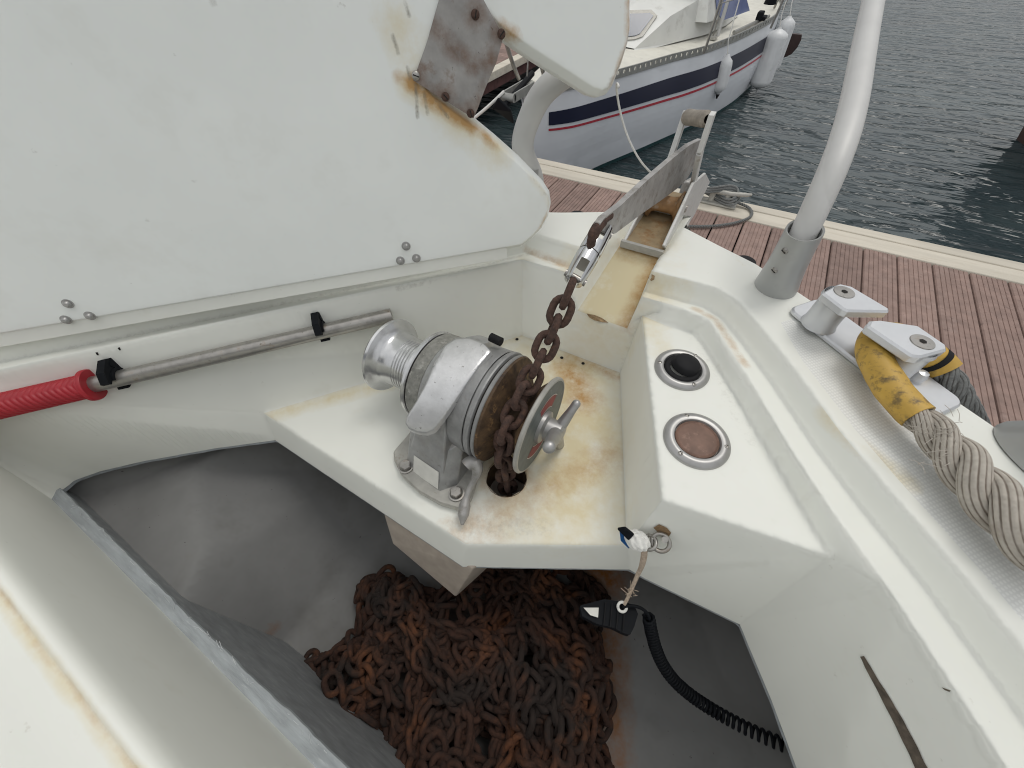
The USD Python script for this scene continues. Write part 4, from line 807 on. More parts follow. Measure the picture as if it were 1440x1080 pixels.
w0, w1 = atx(805, 398, -.136), atx(850, 318, -.1345); wd = unit(w1 - w0); wside = unit(np.cross(wd, -w0)); wn2 = np.cross(wside, wd); wL = np.linalg.norm(w1 - w0)
sw = thing('anchor_swivel', 'shiny chrome anchor swivel between the rusty chain and the shank', 'swivel', (w0 + w1) / 2)
import manifold3d as m3
def tomani(t): t = t.copy(); t.merge_vertices(); return m3.Manifold(m3.Mesh(np.asarray(t.vertices, np.float32), np.asarray(t.faces, np.uint32)))
def jaw(a, dirn):
    Lh = wL / 2 - .0006
    body = tomani(hull(lathe([(-.0005, 0.001), (0, .0085), (.002, .0118), (.008, .0128), (Lh * .62, .0142), (Lh * .9, .0146), (Lh, .0140), (Lh, 0.001)], a, dirn, 40).vertices))
    slot = tomani(box(a + dirn * (Lh * .22), (.0115, .06, Lh * .84), np.array([wside, np.cross(dirn, wside), dirn])))
    m_ = (body - slot).to_mesh(); p = obj('jaw', T(m_.vert_properties[:, :3], m_.tri_verts), 'chrome', sw, smooth=35)
    obj('pin', cyl(a + dirn * .008 - wside * .0142, a + dirn * .008 + wside * .0142, .0042, n=16), 'stainless', p)
jaw(w0, wd); jaw(w1, -wd)
obj('seam', lathe([(-.0007, .0132), (.0007, .0132)], (w0 + w1) / 2, wd, 24), 'dark_hole', sw)

ch = thing('anchor_chain', 'rusty brown anchor chain running over the gypsy and heaped in the locker', 'chain', hole3)
XCh, RG = -.1425, .0615; Cc = np.array([AXY, AXZ])
S0 = w0 - wd * .002; d2 = np.array([S0[1], S0[2]]) - Cc; Ld = np.linalg.norm(d2); ang = math.atan2(d2[1], d2[0]) + math.acos(RG / Ld)
tang = np.array([XCh, AXY + RG * math.cos(ang), AXZ + RG * math.sin(ang)])
path = [S0]; 
for t in np.linspace(0, 1, 14)[1:]: p = S0 + (tang - S0) * t; path.append(p - A2(0, 0, .010 * 4 * t * (1 - t)))
for a in np.linspace(ang, math.pi + .12, 40)[1:]: path.append(A2(XCh, AXY + RG * math.cos(a), AXZ + RG * math.sin(a)))
path += [A2(XCh, .197, -.50), A2(XCh, .199, -.545), A2(XCh + .002, .200, -.62), A2(XCh, .20, -.72), A2(XCh, .2, -.80)]
rp = resample(np.array(path), .0236)
for k in range(len(rp) - 1):
    c = (rp[k] + rp[k + 1]) / 2; d = unit(rp[k + 1] - rp[k]); rad = A2(0, c[1] - AXY, c[2] - AXZ)
    tocam = unit(-c); on_g = np.linalg.norm(rad) < RG + .012
    flat = unit(np.cross(d, rad if on_g else tocam)); vert = unit(rad if on_g else tocam)
    wob_ = .14 * math.sin(k * 2.3)
    sd = flat if k % 2 == 1 else vert
    sd = sd * math.cos(wob_) + np.cross(d, sd) * math.sin(wob_)
    cc = c + (rad / np.linalg.norm(rad) * (.003 if k % 2 == 0 else -.002) if on_g else 0)
    obj('link', place_link(cc, d, sd), 'rust', ch, smooth=True)
# the heap: folds of chain laid over one another
rg = np.random.default_rng(11)
HP = Polygon([at(x, y, -.82)[:2] for x, y in [(425, 940), (462, 905), (500, 895), (512, 850), (505, 826), (560, 818), (600, 850), (640, 815), (700, 790), (805, 788), (842, 845), (828, 900), (852, 970), (832, 1025), (850, 1080), (830, 1180), (600, 1200), (520, 1060), (460, 985)]])
def heapz(x, y):
    d = HP.exterior.distance(Point(x, y)) if HP.contains(Point(x, y)) else 0
    return hullz(x, y) + .012 + .05 * (1 - math.exp(-d / .04)) + .085 * (meshkit.noise(A(x * 12, y * 12, 2.)) - .35)
links = []; cx, cy = HP.centroid.coords[0]; bx0, by0, bx1, by1 = HP.bounds
def lay(p, hd, n, curl, dz, sway, ph):
    prevp = None
    for k in range(n):
        hd2 = hd + sway * math.sin(k * .55 + ph); q = p + .0232 * np.array([math.cos(hd2), math.sin(hd2)])
        if not HP.buffer(.012).contains(Point(q)): hd += math.pi * .62 * (1 if rg.random() < .5 else -1); q = p + .02 * np.array([math.cos(hd), math.sin(hd)]);
        if not HP.buffer(.02).contains(Point(q)): return
        a = A2(p[0], p[1], heapz(*p) + dz); b = A2(q[0], q[1], heapz(*q) + dz); c = (a + b) / 2 + rg.normal(0, .0035, 3); d = b - a + rg.normal(0, .004, 3)
        fl = .55 if k % 2 else -1.0; fl += rg.normal(0, .35)
        s = unit(np.cross(d, (0, 0, 1))); u = np.cross(s, unit(d)); sd = s * math.cos(fl) + u * math.sin(fl)
        links.append((c[2], c, unit(d), sd)); p = q; hd += curl + rg.normal(0, .16)
for lay_i, (dz, ns) in enumerate(((0.0, 38), (.012, 36), (.024, 30))):
    for s in range(ns):
        while True:
            p = np.array([rg.uniform(bx0, bx1), rg.uniform(by0, by1)])
            if HP.buffer(-.01).contains(Point(p)): break
        lay(p, rg.choice([0, math.pi / 2, math.pi, -math.pi / 2]) + rg.normal(0, .5), int(rg.integers(8, 18)), rg.normal(0, .06), dz + rg.normal(0, .004), .35, rg.uniform(0, 6))
for k in range(7):      # straight falls along the near starboard side, as in the photograph
    px = 730 + k * 17; a = at(px, 965 + rg.uniform(-8, 8), -.87)
    lay(a[:2], -math.pi / 2 + rg.normal(0, .12), 8, 0, .034, .12, rg.uniform(0, 6))
def seen(c): v = RM @ c; return v[2] > .05 and 380 < 720 + 541 * v[0] / v[2] < 900 and 540 + 541 * v[1] / v[2] < 1100
links.sort(key=lambda t: (-1 if seen(t[1]) else 1) * 10 - t[0])
for z, c, d, s in links[:278]: obj('link', place_link(c, d, s), 'pile_rust', ch, smooth=True)
rest = [place_link(c, d, s) for z, c, d, s in links[278:]]
if rest: obj('lower_links', cat(rest), 'pile_rust', ch, smooth=True, kind='stuff')

# ------------------------------------------------------------------ bow roller
br = thing('bow_roller', 'stained aluminium bow roller with an upright bail at the end of the chute', 'bow roller', A2(-.11, .60, -.375))
XR_, XL_ = -.0765, -.1415
cp = [atx(px, py, XR_) for px, py in [(935, 355), (933, 346), (974, 257), (991, 243), (997, 255), (975, 302), (957, 330)]]
cpoly = Polygon([(p[1], p[2]) for p in cp]).buffer(-.002).buffer(.002)
for xx_ in (XR_ - .0025, XL_ - .0025):
    cheek_p = cpoly if xx_ > -.1 else Polygon([(.598, -.392), (.598, -.376), (.66, -.352), (.73, -.335), (.80, -.345), (.80, -.38)]).buffer(.002)
    obj('cheek', ext(cheek_p.simplify(.0005), A2(xx_, 0, 0), A2(0, 1, 0), A2(0, 0, 1), .005, .001), 'roller_cheek', br, smooth=25)
obj('floor', hull([A2(x, y, z + h) for x in (XL_, XR_) for y, z in ((.594, -.3765), (.80, -.372)) for h in (0, .0045)]), 'stained_floor', br, smooth=20)
obj('front_lip', hull([A2(x, y, z) for x in (XL_ - .002, XR_ + .002) for y in (.5915, .5965) for z in (-.3765, -.3665)], .001), 'aged_aluminium', br, smooth=20)
arm_r = [atx(px, py, -.079) for px, py in [(966, 300), (974, 262), (985, 212), (1002, 160)]]; arm_l = [atx(px, py, -.1225) for px, py in [(925, 275), (935, 245), (948, 208), (965, 157)]]
for arm in (arm_l, arm_r):
    arm = np.array(arm); mm_ = []
    for a, b in zip(arm[:-1], arm[1:]): mm_.append(hull([p + A2(i * .002, 0, 0) + q * .0075 for p in (a, b) for i in (-1.5, 1.5) for q in (unit(np.cross(b - a, (1, 0, 0))), -unit(np.cross(b - a, (1, 0, 0))))], .0008))
    obj('bail_arm', cat(mm_), 'roller_cheek', br, smooth=20)
ta, tb2 = arm_l[-1], arm_r[-1]; ta, tb2 = ta + (tb2 - ta) * .10 - A2(0, 0, .007), ta + (tb2 - ta) * .90 - A2(0, 0, .007)
obj('bail_roller', lathe([(0, .006), (.0005, .0105), (.004, .011), (.018, .0102), (np.linalg.norm(tb2 - ta) - .004, .011), (np.linalg.norm(tb2 - ta), .006)], ta, tb2 - ta, 24), 'worn_nylon', br, smooth=35)
rc = A2(-.109, .705, -.347)
obj('roller', lathe([(-.027, .006), (-.027, .025), (-.0235, .0255), (-.019, .016), (-.012, .0135), (.012, .0135), (.019, .016), (.0235, .0255), (.027, .025), (.027, .006)], rc, XA, 36), 'roller_nylon', br, smooth=35)
obj('axle', cyl(rc - XA * .037, rc + XA * .037, .006, n=14), 'stainless', br)

# ------------------------------------------------------------------ pulpit tubes in their sockets
pu = thing('pulpit', 'white tubular pulpit rising from two flared aluminium sockets on the bow deck', 'pulpit', A2(XC, .57, DK))
sb = [A2(.0915, .571, DK + .02), atx(1124, 340, .086), aty(1166, 250, .588), aty(1190, 185, .65), aty(1208, 105, .78), aty(1220, 40, .93), aty(1231, -15, 1.08), aty(1240, -80, 1.28)]
pb = [A2(-.318, .585, DK + .02), aty(741, 228, .590), at(735, 205, -.25), at(744, 168, -.215), at(763, 132, -.183), at(792, 106, -.165), at(822, 84, -.150), at(850, 60, -.135)]
obj('tube', tube(spline(sb, 8), .0152, 28), 'painted_tube', pu, smooth=True); obj('tube', tube(spline(pb, 8), .0172, 28), 'painted_tube', pu, smooth=True)
def socket(b, tdir, parent, h=.098, m_='foot_anodised', r0=.0275, scr_=True):
    t = unit(tdir); m = []
    prof = [(0, 1.0, 1.0), (.006, .985, 1), (.02, .92, 1), (.045, .83, 1), (.075, .775, 1), (h - .004, .755, 1), (h, .74, 1), (h - .001, .66, 1), (h - .03, .62, 1)]
    p = obj('socket', lathe([(a, r0 * r) for a, r, _ in prof], b, t, 40), m_, parent, smooth=40)
    if scr_:
        for hh in (.046, .078):
            o = b + t * hh; dd = -o + unit(A2(-1, 0, 0)) * .25; dd = unit(dd - t * np.dot(dd, t)); slot_screw(o + dd * (r0 * (.83 if hh < .06 else .775) - .0006), dd, .0042, .3, parent=p, name='rivet')
    return p
socket(A2(.0925, .572, DK + .001), sb[1] - sb[0] + A2(0, -.0, 0), pu); socket(A2(-.318, .585, DK + .001), pb[1] - pb[0], pu, h=.048, scr_=False)
st2 = thing('stanchion_foot', 'grey flared stanchion foot at the right edge beside the frayed rope', 'stanchion foot', A2(.415, .385, DK))
fb = A2(.384, .396, DK + .001)
ring_ = []
for h, a, b_2 in [(0, .072, .038), (.006, .071, .0375), (.030, .056, .033), (.060, .040, .028), (.095, .029, .024), (.13, .025, .022)]:
    th_ = np.linspace(0, 2 * np.pi, 48, endpoint=False); ad = unit(A2(-.83, .56, 0)); bd_ = np.cross((0, 0, 1), ad)
    ring_.append(fb + A2(0, 0, h) + a * np.cos(th_)[:, None] * ad + b_2 * np.sin(th_)[:, None] * bd_)
V = np.vstack(ring_); F = []
for i in range(5):
    for j in range(48): a, b, c, d = i * 48 + j, i * 48 + (j + 1) % 48, (i + 1) * 48 + (j + 1) % 48, (i + 1) * 48 + j; F += [(a, b, c), (a, c, d)]
obj('flare', T(V, F), 'foot_anodised', st2, smooth=True); obj('tube', cyl(fb + A2(0, 0, .11), fb + A2(.02, 0, .7), .0165, n=24), 'painted_tube', st2)

# ------------------------------------------------------------------ mooring cleat
cz = DK + .006; hz = -.302
s1, s2 = at(1187, 411, hz), at(1297, 481, hz)
ca = unit((s2 - s1) * A2(1, 1, 0)); cb2 = A2(-ca[1], ca[0], 0); cm = (s1 + s2) / 2 * A2(1, 1, 0) + A2(0, 0, DK)
cl_ = thing('mooring_cleat', 'anodised aluminium mooring cleat with two angular heads on the starboard deck edge', 'cleat', cm)
e1, e2 = at(1133, 443, DK), at(1300, 572, DK); ax_ = unit((e2 - e1) * A2(1, 1, 0)); ay_ = A2(-ax_[1], ax_[0], 0)
bl = np.linalg.norm(e2 - e1); bc = (e1 + e2) / 2 + ay_ * .008
obj('base', ext(rrect(bl + .03, .056, .012), A2(bc[0], bc[1], DK + .0005), ax_, ay_, .0072, .0022), 'cleat_anodised', cl_, smooth=25)
for pts_, s in (([(1156, 411), (1180, 398), (1198, 402), (1252, 434), (1251, 438), (1194, 437), (1186, 434)], s1), ([(1224, 450), (1236, 449), (1291, 457), (1332, 485), (1333, 492), (1296, 502), (1282, 500), (1220, 458)], s2)):
    b = A2(s[0], s[1], DK + .0075)
    obj('post', lathe([(0, .0205), (.003, .0188), (.012, .0182), (.046, .0178), (hz - .009 - DK - .0075, .0195)], b, (0, 0, 1), 36), 'cleat_anodised', cl_, smooth=40)
    hp = Polygon([at(x, y, hz)[:2] for x, y in pts_]); hp = shapely.geometry.polygon.orient(hp.buffer(-.003).buffer(.003, quad_segs=4).simplify(.0002))
    hd_ = obj('head', ext(hp, A2(0, 0, hz - .0115), A2(1, 0, 0), A2(0, 1, 0), .0115, .0022), 'cleat_anodised', cl_, smooth=20)
    obj('screw', lathe([(0, .0112), (.0007, .0108), (.0008, 0)], s + A2(0, 0, .0002), (0, 0, 1), 28), 'stainless', hd_, smooth=30); obj('socket_hole', lathe([(0, .0036), (.0003, 0)], s + A2(0, 0, .0012), (0, 0, 1), 6), 'dark_hole', hd_, smooth=False)
kb = at(1290, 532, DK + .01); obj('knob', lathe([(0, .006), (.008, .0065), (.012, .005), (.0135, 0)], A2(kb[0], kb[1], DK + .0075), (0, 0, 1), 20), 'cleat_anodised', cl_)

# ------------------------------------------------------------------ mooring rope in its yellow hose
def strands(pts_, rad, rs, pitch, n=3, yarns=9, seg=14, ph=0.0, st=.0009):
    P = resample(np.array(pts_), st); m_ = len(P); t = np.gradient(P, axis=0); t /= np.linalg.norm(t, axis=1)[:, None]; L = np.r_[0, np.cumsum(np.linalg.norm(np.diff(P, axis=0), axis=1))]
    R = np.interp(L / L[-1], np.linspace(0, 1, len(np.atleast_1d(rad))), np.atleast_1d(rad)); RS_ = R * rs; out = []
    s, u, _ = frame(t[0]); fr = []
    for i in range(m_): s = unit(s - t[i] * np.dot(s, t[i])); fr.append((s, np.cross(t[i], s)))
    for k in range(n):
        C = np.array([P[i] + R[i] * (math.cos(2 * np.pi * (L[i] / pitch + k / n) + ph) * fr[i][0] + math.sin(2 * np.pi * (L[i] / pitch + k / n) + ph) * fr[i][1]) for i in range(m_)])
        tc = np.gradient(C, axis=0); tc /= np.linalg.norm(tc, axis=1)[:, None]; V = []; GRV = []; a = np.linspace(0, 2 * np.pi, yarns * 8, endpoint=False)
        for i in range(m_):
            o = unit(C[i] - P[i]); o = unit(o - tc[i] * np.dot(o, tc[i])); w_ = np.cross(tc[i], o); pr_ = np.abs(np.cos(yarns * .5 * a + L[i] / pitch * np.pi * yarns * .8)); GRV.append(np.clip(1 - pr_ * 1.6, 0, 1))
            rr = RS_[i] * (.90 + .12 * pr_ ** .6 + .04 * (meshkit.noise(np.c_[np.cos(a) * 2 + k * 9, np.sin(a) * 2, np.full(len(a), L[i] * 60)]) - .5))
            V.append(C[i] + rr[:, None] * (np.cos(a)[:, None] * o + np.sin(a)[:, None] * w_))
        q = len(a); V = np.vstack(V + [C[:1], C[-1:]]); F = []
        for i in range(m_ - 1):
            for j in range(q): x_, y_, z_, w2 = i * q + j, i * q + (j + 1) % q, (i + 1) * q + (j + 1) % q, (i + 1) * q + j; F += [(x_, y_, z_), (x_, z_, w2)]
        F += [(len(V) - 2, (j + 1) % q, j) for j in range(q)] + [(len(V) - 1, (m_ - 1) * q + j, (m_ - 1) * q + (j + 1) % q) for j in range(q)]
        out.append((T(V, F), dict(groove=np.r_[np.concatenate(GRV), 0, 0])))
    return out
rope = thing('mooring_rope', 'thick frayed three-strand mooring rope looped round the cleat through a yellow hose', 'rope', at(1290, 580, DK))
HR = .0160
hose = [at(1329, 521, -.347), at(1316, 508, -.342), at(1292, 490, -.334), at(1262, 474, -.330), at(1240, 472, -.329), at(1229, 482, -.329), at(1229, 499, -.330), at(1238, 520, -.331), at(1254, 546, -.332), at(1272, 568, -.333), at(1291, 586, -.333)]
hs = spline(hose, 8)
h_ = tube(hs, HR, 32, caps=False, squash=.95); h_.vertices += ((meshkit.fbm(h_.vertices * 60, 2, 8) - .5) * .0022)[:, None] * unit(A2(.3, .3, 1))
inner = tube(hs, HR - .0028, 32, caps=False, squash=.95); inner.invert(); lipv = []
for e in (0, -1): lipv.append(e)
n_ = 32; Vh = np.vstack([h_.vertices, inner.vertices]); nh = len(h_.vertices); Fh = [*h_.faces.tolist(), *(inner.faces + nh).tolist()]
for base_ in (0, nh - n_):
    for j in range(n_): a, b = base_ + j, base_ + (j + 1) % n_; Fh += [(a, b, nh + b), (a, nh + b, nh + a)]
obj('hose', T(Vh, Fh), 'yellow_hose', rope, smooth=50)
mid = hs[7:11] ; obj('black_band', tube(hs[5:9], HR * 1.035, 32, caps=False, squash=.95), 'black_rubber', rope, smooth=True)
rp1 = [at(1270, 566, -.333), at(1291, 586, -.333), at(1310, 603, -.333), at(1342, 638, -.332), at(1385, 690, -.331), at(1440, 748, -.330), at(1510, 815, -.330)]
for s_m in strands(spline(rp1, 5), [.0065, .0080, .0098, .0105, .0105, .0105], 1.0, .098, yarns=13): obj('strand', s_m[0], 'rope', rope, smooth=True, vars=s_m[1])
rp2 = [at(1316, 508, -.342), at(1330, 523, -.347), at(1347, 552, -.362), A2(*(at(1366, 588, -.40))), A2(*(at(1380, 625, -.50))), A2(*(at(1392, 640, -.75)))]
for s_m in strands(spline(rp2, 5), [.0062], 1.08, .05, yarns=9, ph=1.0): obj('tail_strand', s_m[0], 'grey_rope', rope, smooth=True, vars=s_m[1])
fr_ = []
for k in range(46):
    c = at(1300 + rg.uniform(-12, 50), 592 + rg.uniform(-8, 60), -.318); d = rg.normal(0, 1, 3); d[2] = abs(d[2]) * .6; d = unit(d) * rg.uniform(.006, .016); fr_.append(tube([c, c + d * .5 + A2(0, 0, .001), c + d - A2(0, 0, .001)], .00028, 4))
obj('frayed_yarns', cat(fr_), 'rope', rope, kind='stuff')

# ------------------------------------------------------------------ foot switches on the ledge
for k, (px, py, R_, lab, dome_) in enumerate([(958.5, 520, .0365, 'foot switch with a black rubber dome in a steel ring, nearer the bow', True), (979, 619.5, .0385, 'foot switch with a worn brown rubber pad in a steel ring, nearer the camera', False)]):
    c = drape(px, py, 0, 0); sx, sy = unit(A2(1, 0, 0)), A2(0, 1, 0); ii = qt.query(c[:2], 60)[1]; nn_ = unit(NV[ii].mean(0)); c = c + nn_ * .0006
    t = thing('foot_switch', lab, 'foot switch', c, 'foot switches on the ledge')
    obj('ring', lathe([(-.004, R_), (.001, R_), (.003, R_ * .97), (.0055, R_ * .86), (.006, R_ * .78), (.005, R_ * .70), (.002, R_ * .665), (-.004, R_ * .66)], c, nn_, 64), 'brushed_steel', t, smooth=40)
    if dome_:
        obj('collar', lathe([(-.003, R_ * .66), (.003, R_ * .655), (.0045, R_ * .60), (.0045, R_ * .45)], c, nn_, 48), 'black_rubber', t, smooth=35)
        off = nn_ * 0 + A2(.002, .004, 0)
        obj('pad', lathe([(.003, R_ * .52), (.010, R_ * .50), (.013, R_ * .44), (.0150, R_ * .25), (.0155, 0)], c + off, nn_ + A2(.10, .12, 0), 48), 'black_rubber', t, smooth=40)
    else:
        obj('pad', lathe([(-.002, R_ * .655), (.0032, R_ * .65), (.0040, R_ * .62), (.0030, R_ * .585), (.0036, R_ * .55), (.0052, R_ * .3), (.0056, 0)], c, nn_, 48), 'brown_rubber', t, smooth=40)
    s, u, _ = frame(nn_)
    for a in (.5, .5 + 2.1, .5 + 4.2): q = c + nn_ * .0052 + R_ * .83 * (math.cos(a + k) * s + math.sin(a + k) * u); slot_screw(q, nn_, .0030, a, parent=t, h=.0012)

# ------------------------------------------------------------------ winch handle with the red grip, clipped to the port wall
b0, b1 = at(128, 541.5, -.428), at(551, 443.5, -.428); bd2 = unit(b1 - b0); R_B = .0118
hb = thing('winch_handle', 'steel winch handle with a ribbed red rubber grip, clipped along the port wall', 'winch handle', b0)
obj('bar', cat([tube([b0 - bd2 * .02, b1], R_B, 28), ]), 'stainless', hb, smooth=40)
gl = .23; nS, nT = 230, 56; Vg = []; s, u, _ = frame(bd2)
for i in range(nS):
    L = gl * i / (nS - 1); a = np.linspace(0, 2 * np.pi, nT, endpoint=False); ph = (L / .0075 + 1.15 * np.abs(((a - 1.0 + np.pi) % (2 * np.pi)) - np.pi)) % 1.0
    r = .0165 + .0016 * np.clip(np.minimum(ph, 1 - ph) * 5 - .6, 0, 1)
    if L < .006: r = np.full(nT, .0235 - .001 * (abs(L - .003) / .003) ** 2)
    elif L < .009: r = np.maximum(r, .0235 - (L - .006) / .003 * .006)
    Vg.append(b0 + bd2 * (-L + .004) + r[:, None] * (np.cos(a)[:, None] * s + np.sin(a)[:, None] * u))
Vg = np.vstack(Vg + [b0 + bd2 * .004]); F = []
for i in range(nS - 1):
    for j in range(nT): a, b, c, d = i * nT + j, i * nT + (j + 1) % nT, (i + 1) * nT + (j + 1) % nT, (i + 1) * nT + j; F += [(a, c, b), (a, d, c)]
F += [(len(Vg) - 1, j, (j + 1) % nT) for j in range(nT)]
obj('grip', T(Vg, F), 'red_rubber', hb, smooth=40)
for k, (px, py, lab) in enumerate([(163, 532, 'black plastic clip holding the winch handle next to the red grip'), (453, 467, 'black plastic clip holding the winch handle near its bare end')]):
    c = atplane(px, py, b0, unit(np.cross(bd2, A2(0, 0, 1)))); c = b0 + bd2 * ((c - b0) @ bd2); w_ = unit(portN + A2(0, 0, .25)); up_ = unit(np.cross(bd2, w_)); up_ = up_ if up_[2] > 0 else -up_
    t = thing('handle_clip', lab, 'clip', c + w_ * .02, 'clips of the winch handle')
    aa = np.linspace(-2.25, 2.25, 22); C_ = Polygon([(.0165 * math.cos(a), .0165 * math.sin(a)) for a in aa] + [(.0122 * math.cos(a), .0122 * math.sin(a)) for a in aa[::-1]])
    arm = Polygon([(.004, .0125), (-.016, .0125), (-.018, .018), (-.004, .027), (.018, .027), (.026, .018), (.026, .0125), (.016, .0125)])
    obj('jaw', ext(shapely.union_all([C_]).simplify(.0002), c - bd2 * .007, w_, up_, .014, .0), 'black_plastic', t, smooth=25)
    obj('thumb', ext(arm, c - bd2 * .0065, w_, up_, .013, .0015), 'black_plastic', t, smooth=20); obj('back', ext([(.012, -.012), (.030, -.012), (.030, .020), (.012, .020)], c - bd2 * .006, w_, up_, .012), 'black_plastic', t, smooth=20)

# ------------------------------------------------------------------ eye bolt, lanyard, remote control and its coiled lead
fn_ = np.cross(RF - LF, RR - LF); fn_ = unit(fn_); fn_ = fn_ if fn_[1] < 0 else -fn_; fp_ = (LF + RF + RR + R3) / 4
def onface(px, py, d): return atplane(px, py, fp_ + fn_ * d, fn_)
def torus(c, n, R_, r, a0=0, a1=2 * np.pi, m_=40): s, u, _ = frame(n); a = np.linspace(a0, a1, m_); return tube([c + R_ * (math.cos(t) * s + math.sin(t) * u) for t in a], r, 12, caps=True)
ey_ = thing('eye_bolt', 'stainless eye bolt with a hooked ring on the grey face below the ledge', 'eye bolt', onface(925, 762, 0))
c1, c2 = onface(929, 763, .010), onface(913, 763, .013)
obj('eye', torus(c1, unit(-c1 + fn_ * .15), .0098, .0026), 'stainless', ey_, smooth=True); obj('ring', torus(c2, unit(-c2 + A2(-.35, 0, .2)), .0082, .0022), 'stainless', ey_, smooth=True)
obj('stud', cyl(onface(935, 758, -.004), onface(935, 759, .010), .0036, n=14), 'stainless', ey_)
ly = thing('lanyard', 'frayed pale cord with a round knot and blue tag tied to the eye bolt', 'cord', onface(895, 765, .01))
kc = onface(896, 760, .016); kn = trimesh.creation.icosphere(4, .0125); d_ = kn.vertices / .0125; kn.vertices = kn.vertices * (1 + .10 * np.sin(9 * (d_[:, :1] + d_[:, 2:3])) * np.sin(9 * (d_[:, 1:2] - d_[:, 2:3]))) * A2(1.15, .9, .95); kn.apply_translation(kc)
obj('knot', kn, 'white_cord', ly, smooth=True)
obj('tail', tube(spline([onface(902, 766, .02), onface(906, 775, .018), onface(904, 790, .02), at(897, 808, -.565), at(890, 824, -.578), at(884, 838, -.59), at(878, 850, -.60)], 5), np.linspace(.0042, .0022, 31), 10), 'worn_cord', ly, smooth=True)
fz = []
for k in range(16): a = at(886 + rg.uniform(-5, 5), 832 + rg.uniform(-5, 6), -.583); fz.append(tube([a, a + rg.normal(0, .006, 3)], .0004, 4))
obj('frayed_ends', cat(fz), 'worn_cord', ly, kind='stuff')
obj('blue_end', hull([onface(x, y, d) for x, y in ((872, 744), (882, 752), (884, 770), (874, 760)) for d in (.008, .013)], .001), 'blue_plastic', ly, smooth=20); obj('tape', hull([onface(x, y, d) for x, y in ((871, 744), (879, 743), (889, 751), (884, 757)) for d in (.013, .020)], .002), 'black_plastic', ly, smooth=30)
hz_ = -.605; HPX = [(816, 851), (850, 842), (880, 846), (893, 851), (898, 863), (893, 880), (887, 893), (878, 890), (862, 882), (840, 877), (819, 866)]
rc_ = thing('remote_control', 'black windlass remote control hanging over the chain heap with its pale label', 'remote control', at(860, 865, hz_))
hp = Polygon([at(x, y, hz_)[:2] for x, y in HPX]).buffer(-.002).buffer(.002)
obj('case', ext(shapely.geometry.polygon.orient(hp.simplify(.0003)), A2(0, 0, hz_ - .024), A2(1, 0, 0), A2(0, 1, 0), .024, .003), 'black_plastic', rc_, smooth=25)
for k in range(4):
    x = 852 + k * 9; a, b = at(x, 847 + k, hz_ + .0006), at(x - 3, 880 + k * 2.2, hz_ + .0006); obj('rib', tube([a, b], .0009, 8), 'black_rubber', rc_)
lb = [at(x, y, hz_ + .0012) for x, y in ((820.5, 854.5), (842, 854.5), (841, 868.5), (830, 865))]; obj('label', T(np.array(lb), [(0, 2, 1), (0, 3, 2)]), 'worn_label', rc_, smooth=False)
obj('grommet', torus(at(875, 853.5, hz_ + .003), A2(.2, -.3, 1), .0058, .0019), 'white_cord', rc_, smooth=True)
lead = spline([at(876, 853, hz_ + .002), at(888, 852, hz_ + .006), at(901, 855, hz_ + .004), at(911, 864, hz_ - .004), at(914, 872, hz_ - .012)], 6)
cpth = resample(spline([at(912, 868, -.615), at(917, 893, -.64), at(926, 922, -.665), at(944, 952, -.69), at(972, 978, -.71), at(1012, 1004, -.72), at(1062, 1030, -.715), at(1112, 1051, -.705), at(1165, 1066, -.69)], 8), .0006)
cl = thing('coiled_lead', 'black coiled cable curving from the remote control to the starboard locker wall', 'cable', at(914, 872, -.62))
obj('plain_lead', tube(lead, .0022, 10), 'black_plastic', cl, smooth=True)
t = np.gradient(cpth, axis=0); t /= np.linalg.norm(t, axis=1)[:, None]; s, u, _ = frame(t[0]); L = np.arange(len(cpth)) * .0006; pit = np.interp(L / L[-1], [0, .45, .7, 1], [.0046, .0050, .0075, .0105]); phs = np.cumsum(2 * np.pi * .0006 / pit); hx = []
for i in range(len(cpth)): s = unit(s - t[i] * np.dot(s, t[i])); hx.append(cpth[i] + .0072 * (math.cos(phs[i]) * s + math.sin(phs[i]) * np.cross(t[i], s)))
obj('coil', tube(np.array(hx), .0021, 7), 'black_plastic', cl, smooth=True)
cb_ = thing('cable', 'black cable sagging along the dark port side inside the locker', 'cable', at(110, 715, -.68))
obj('sheath', tube(spline([at(60, 690, -.64), at(84, 701, -.648), at(105, 712, -.655), at(125, 726, -.66)], 6), .0075, 12), 'black_plastic', cb_, smooth=True); obj('core', tube(spline([at(120, 722, -.66), at(140, 744, -.675), at(158, 760, -.685), at(186, 766, -.69)], 6), .003, 8), 'black_plastic', cb_, smooth=True)
obj('wire_ends', cat([tube(spline([at(150, 755, -.68), at(162, 768, -.684), at(172, 764 + k * 3, -.686), at(166 + k * 3, 758, -.684)], 5), .0012, 6) for k in range(3)]), 'dull_aluminium', cb_)

# thin white line from the lid towards the anchor
wl_ = spline([P3(868, 122) + hn * .004, aty(869, 140, .655), aty(876, 172, .67), aty(888, 204, .68), aty(902, 228, .69), aty(917, 244, .70)], 8)
solo('white_line', tube(wl_, .0016, 8), 'white_cord', 'thin white line sagging from the tip of the lid down to the anchor shank', 'line', smooth=True)

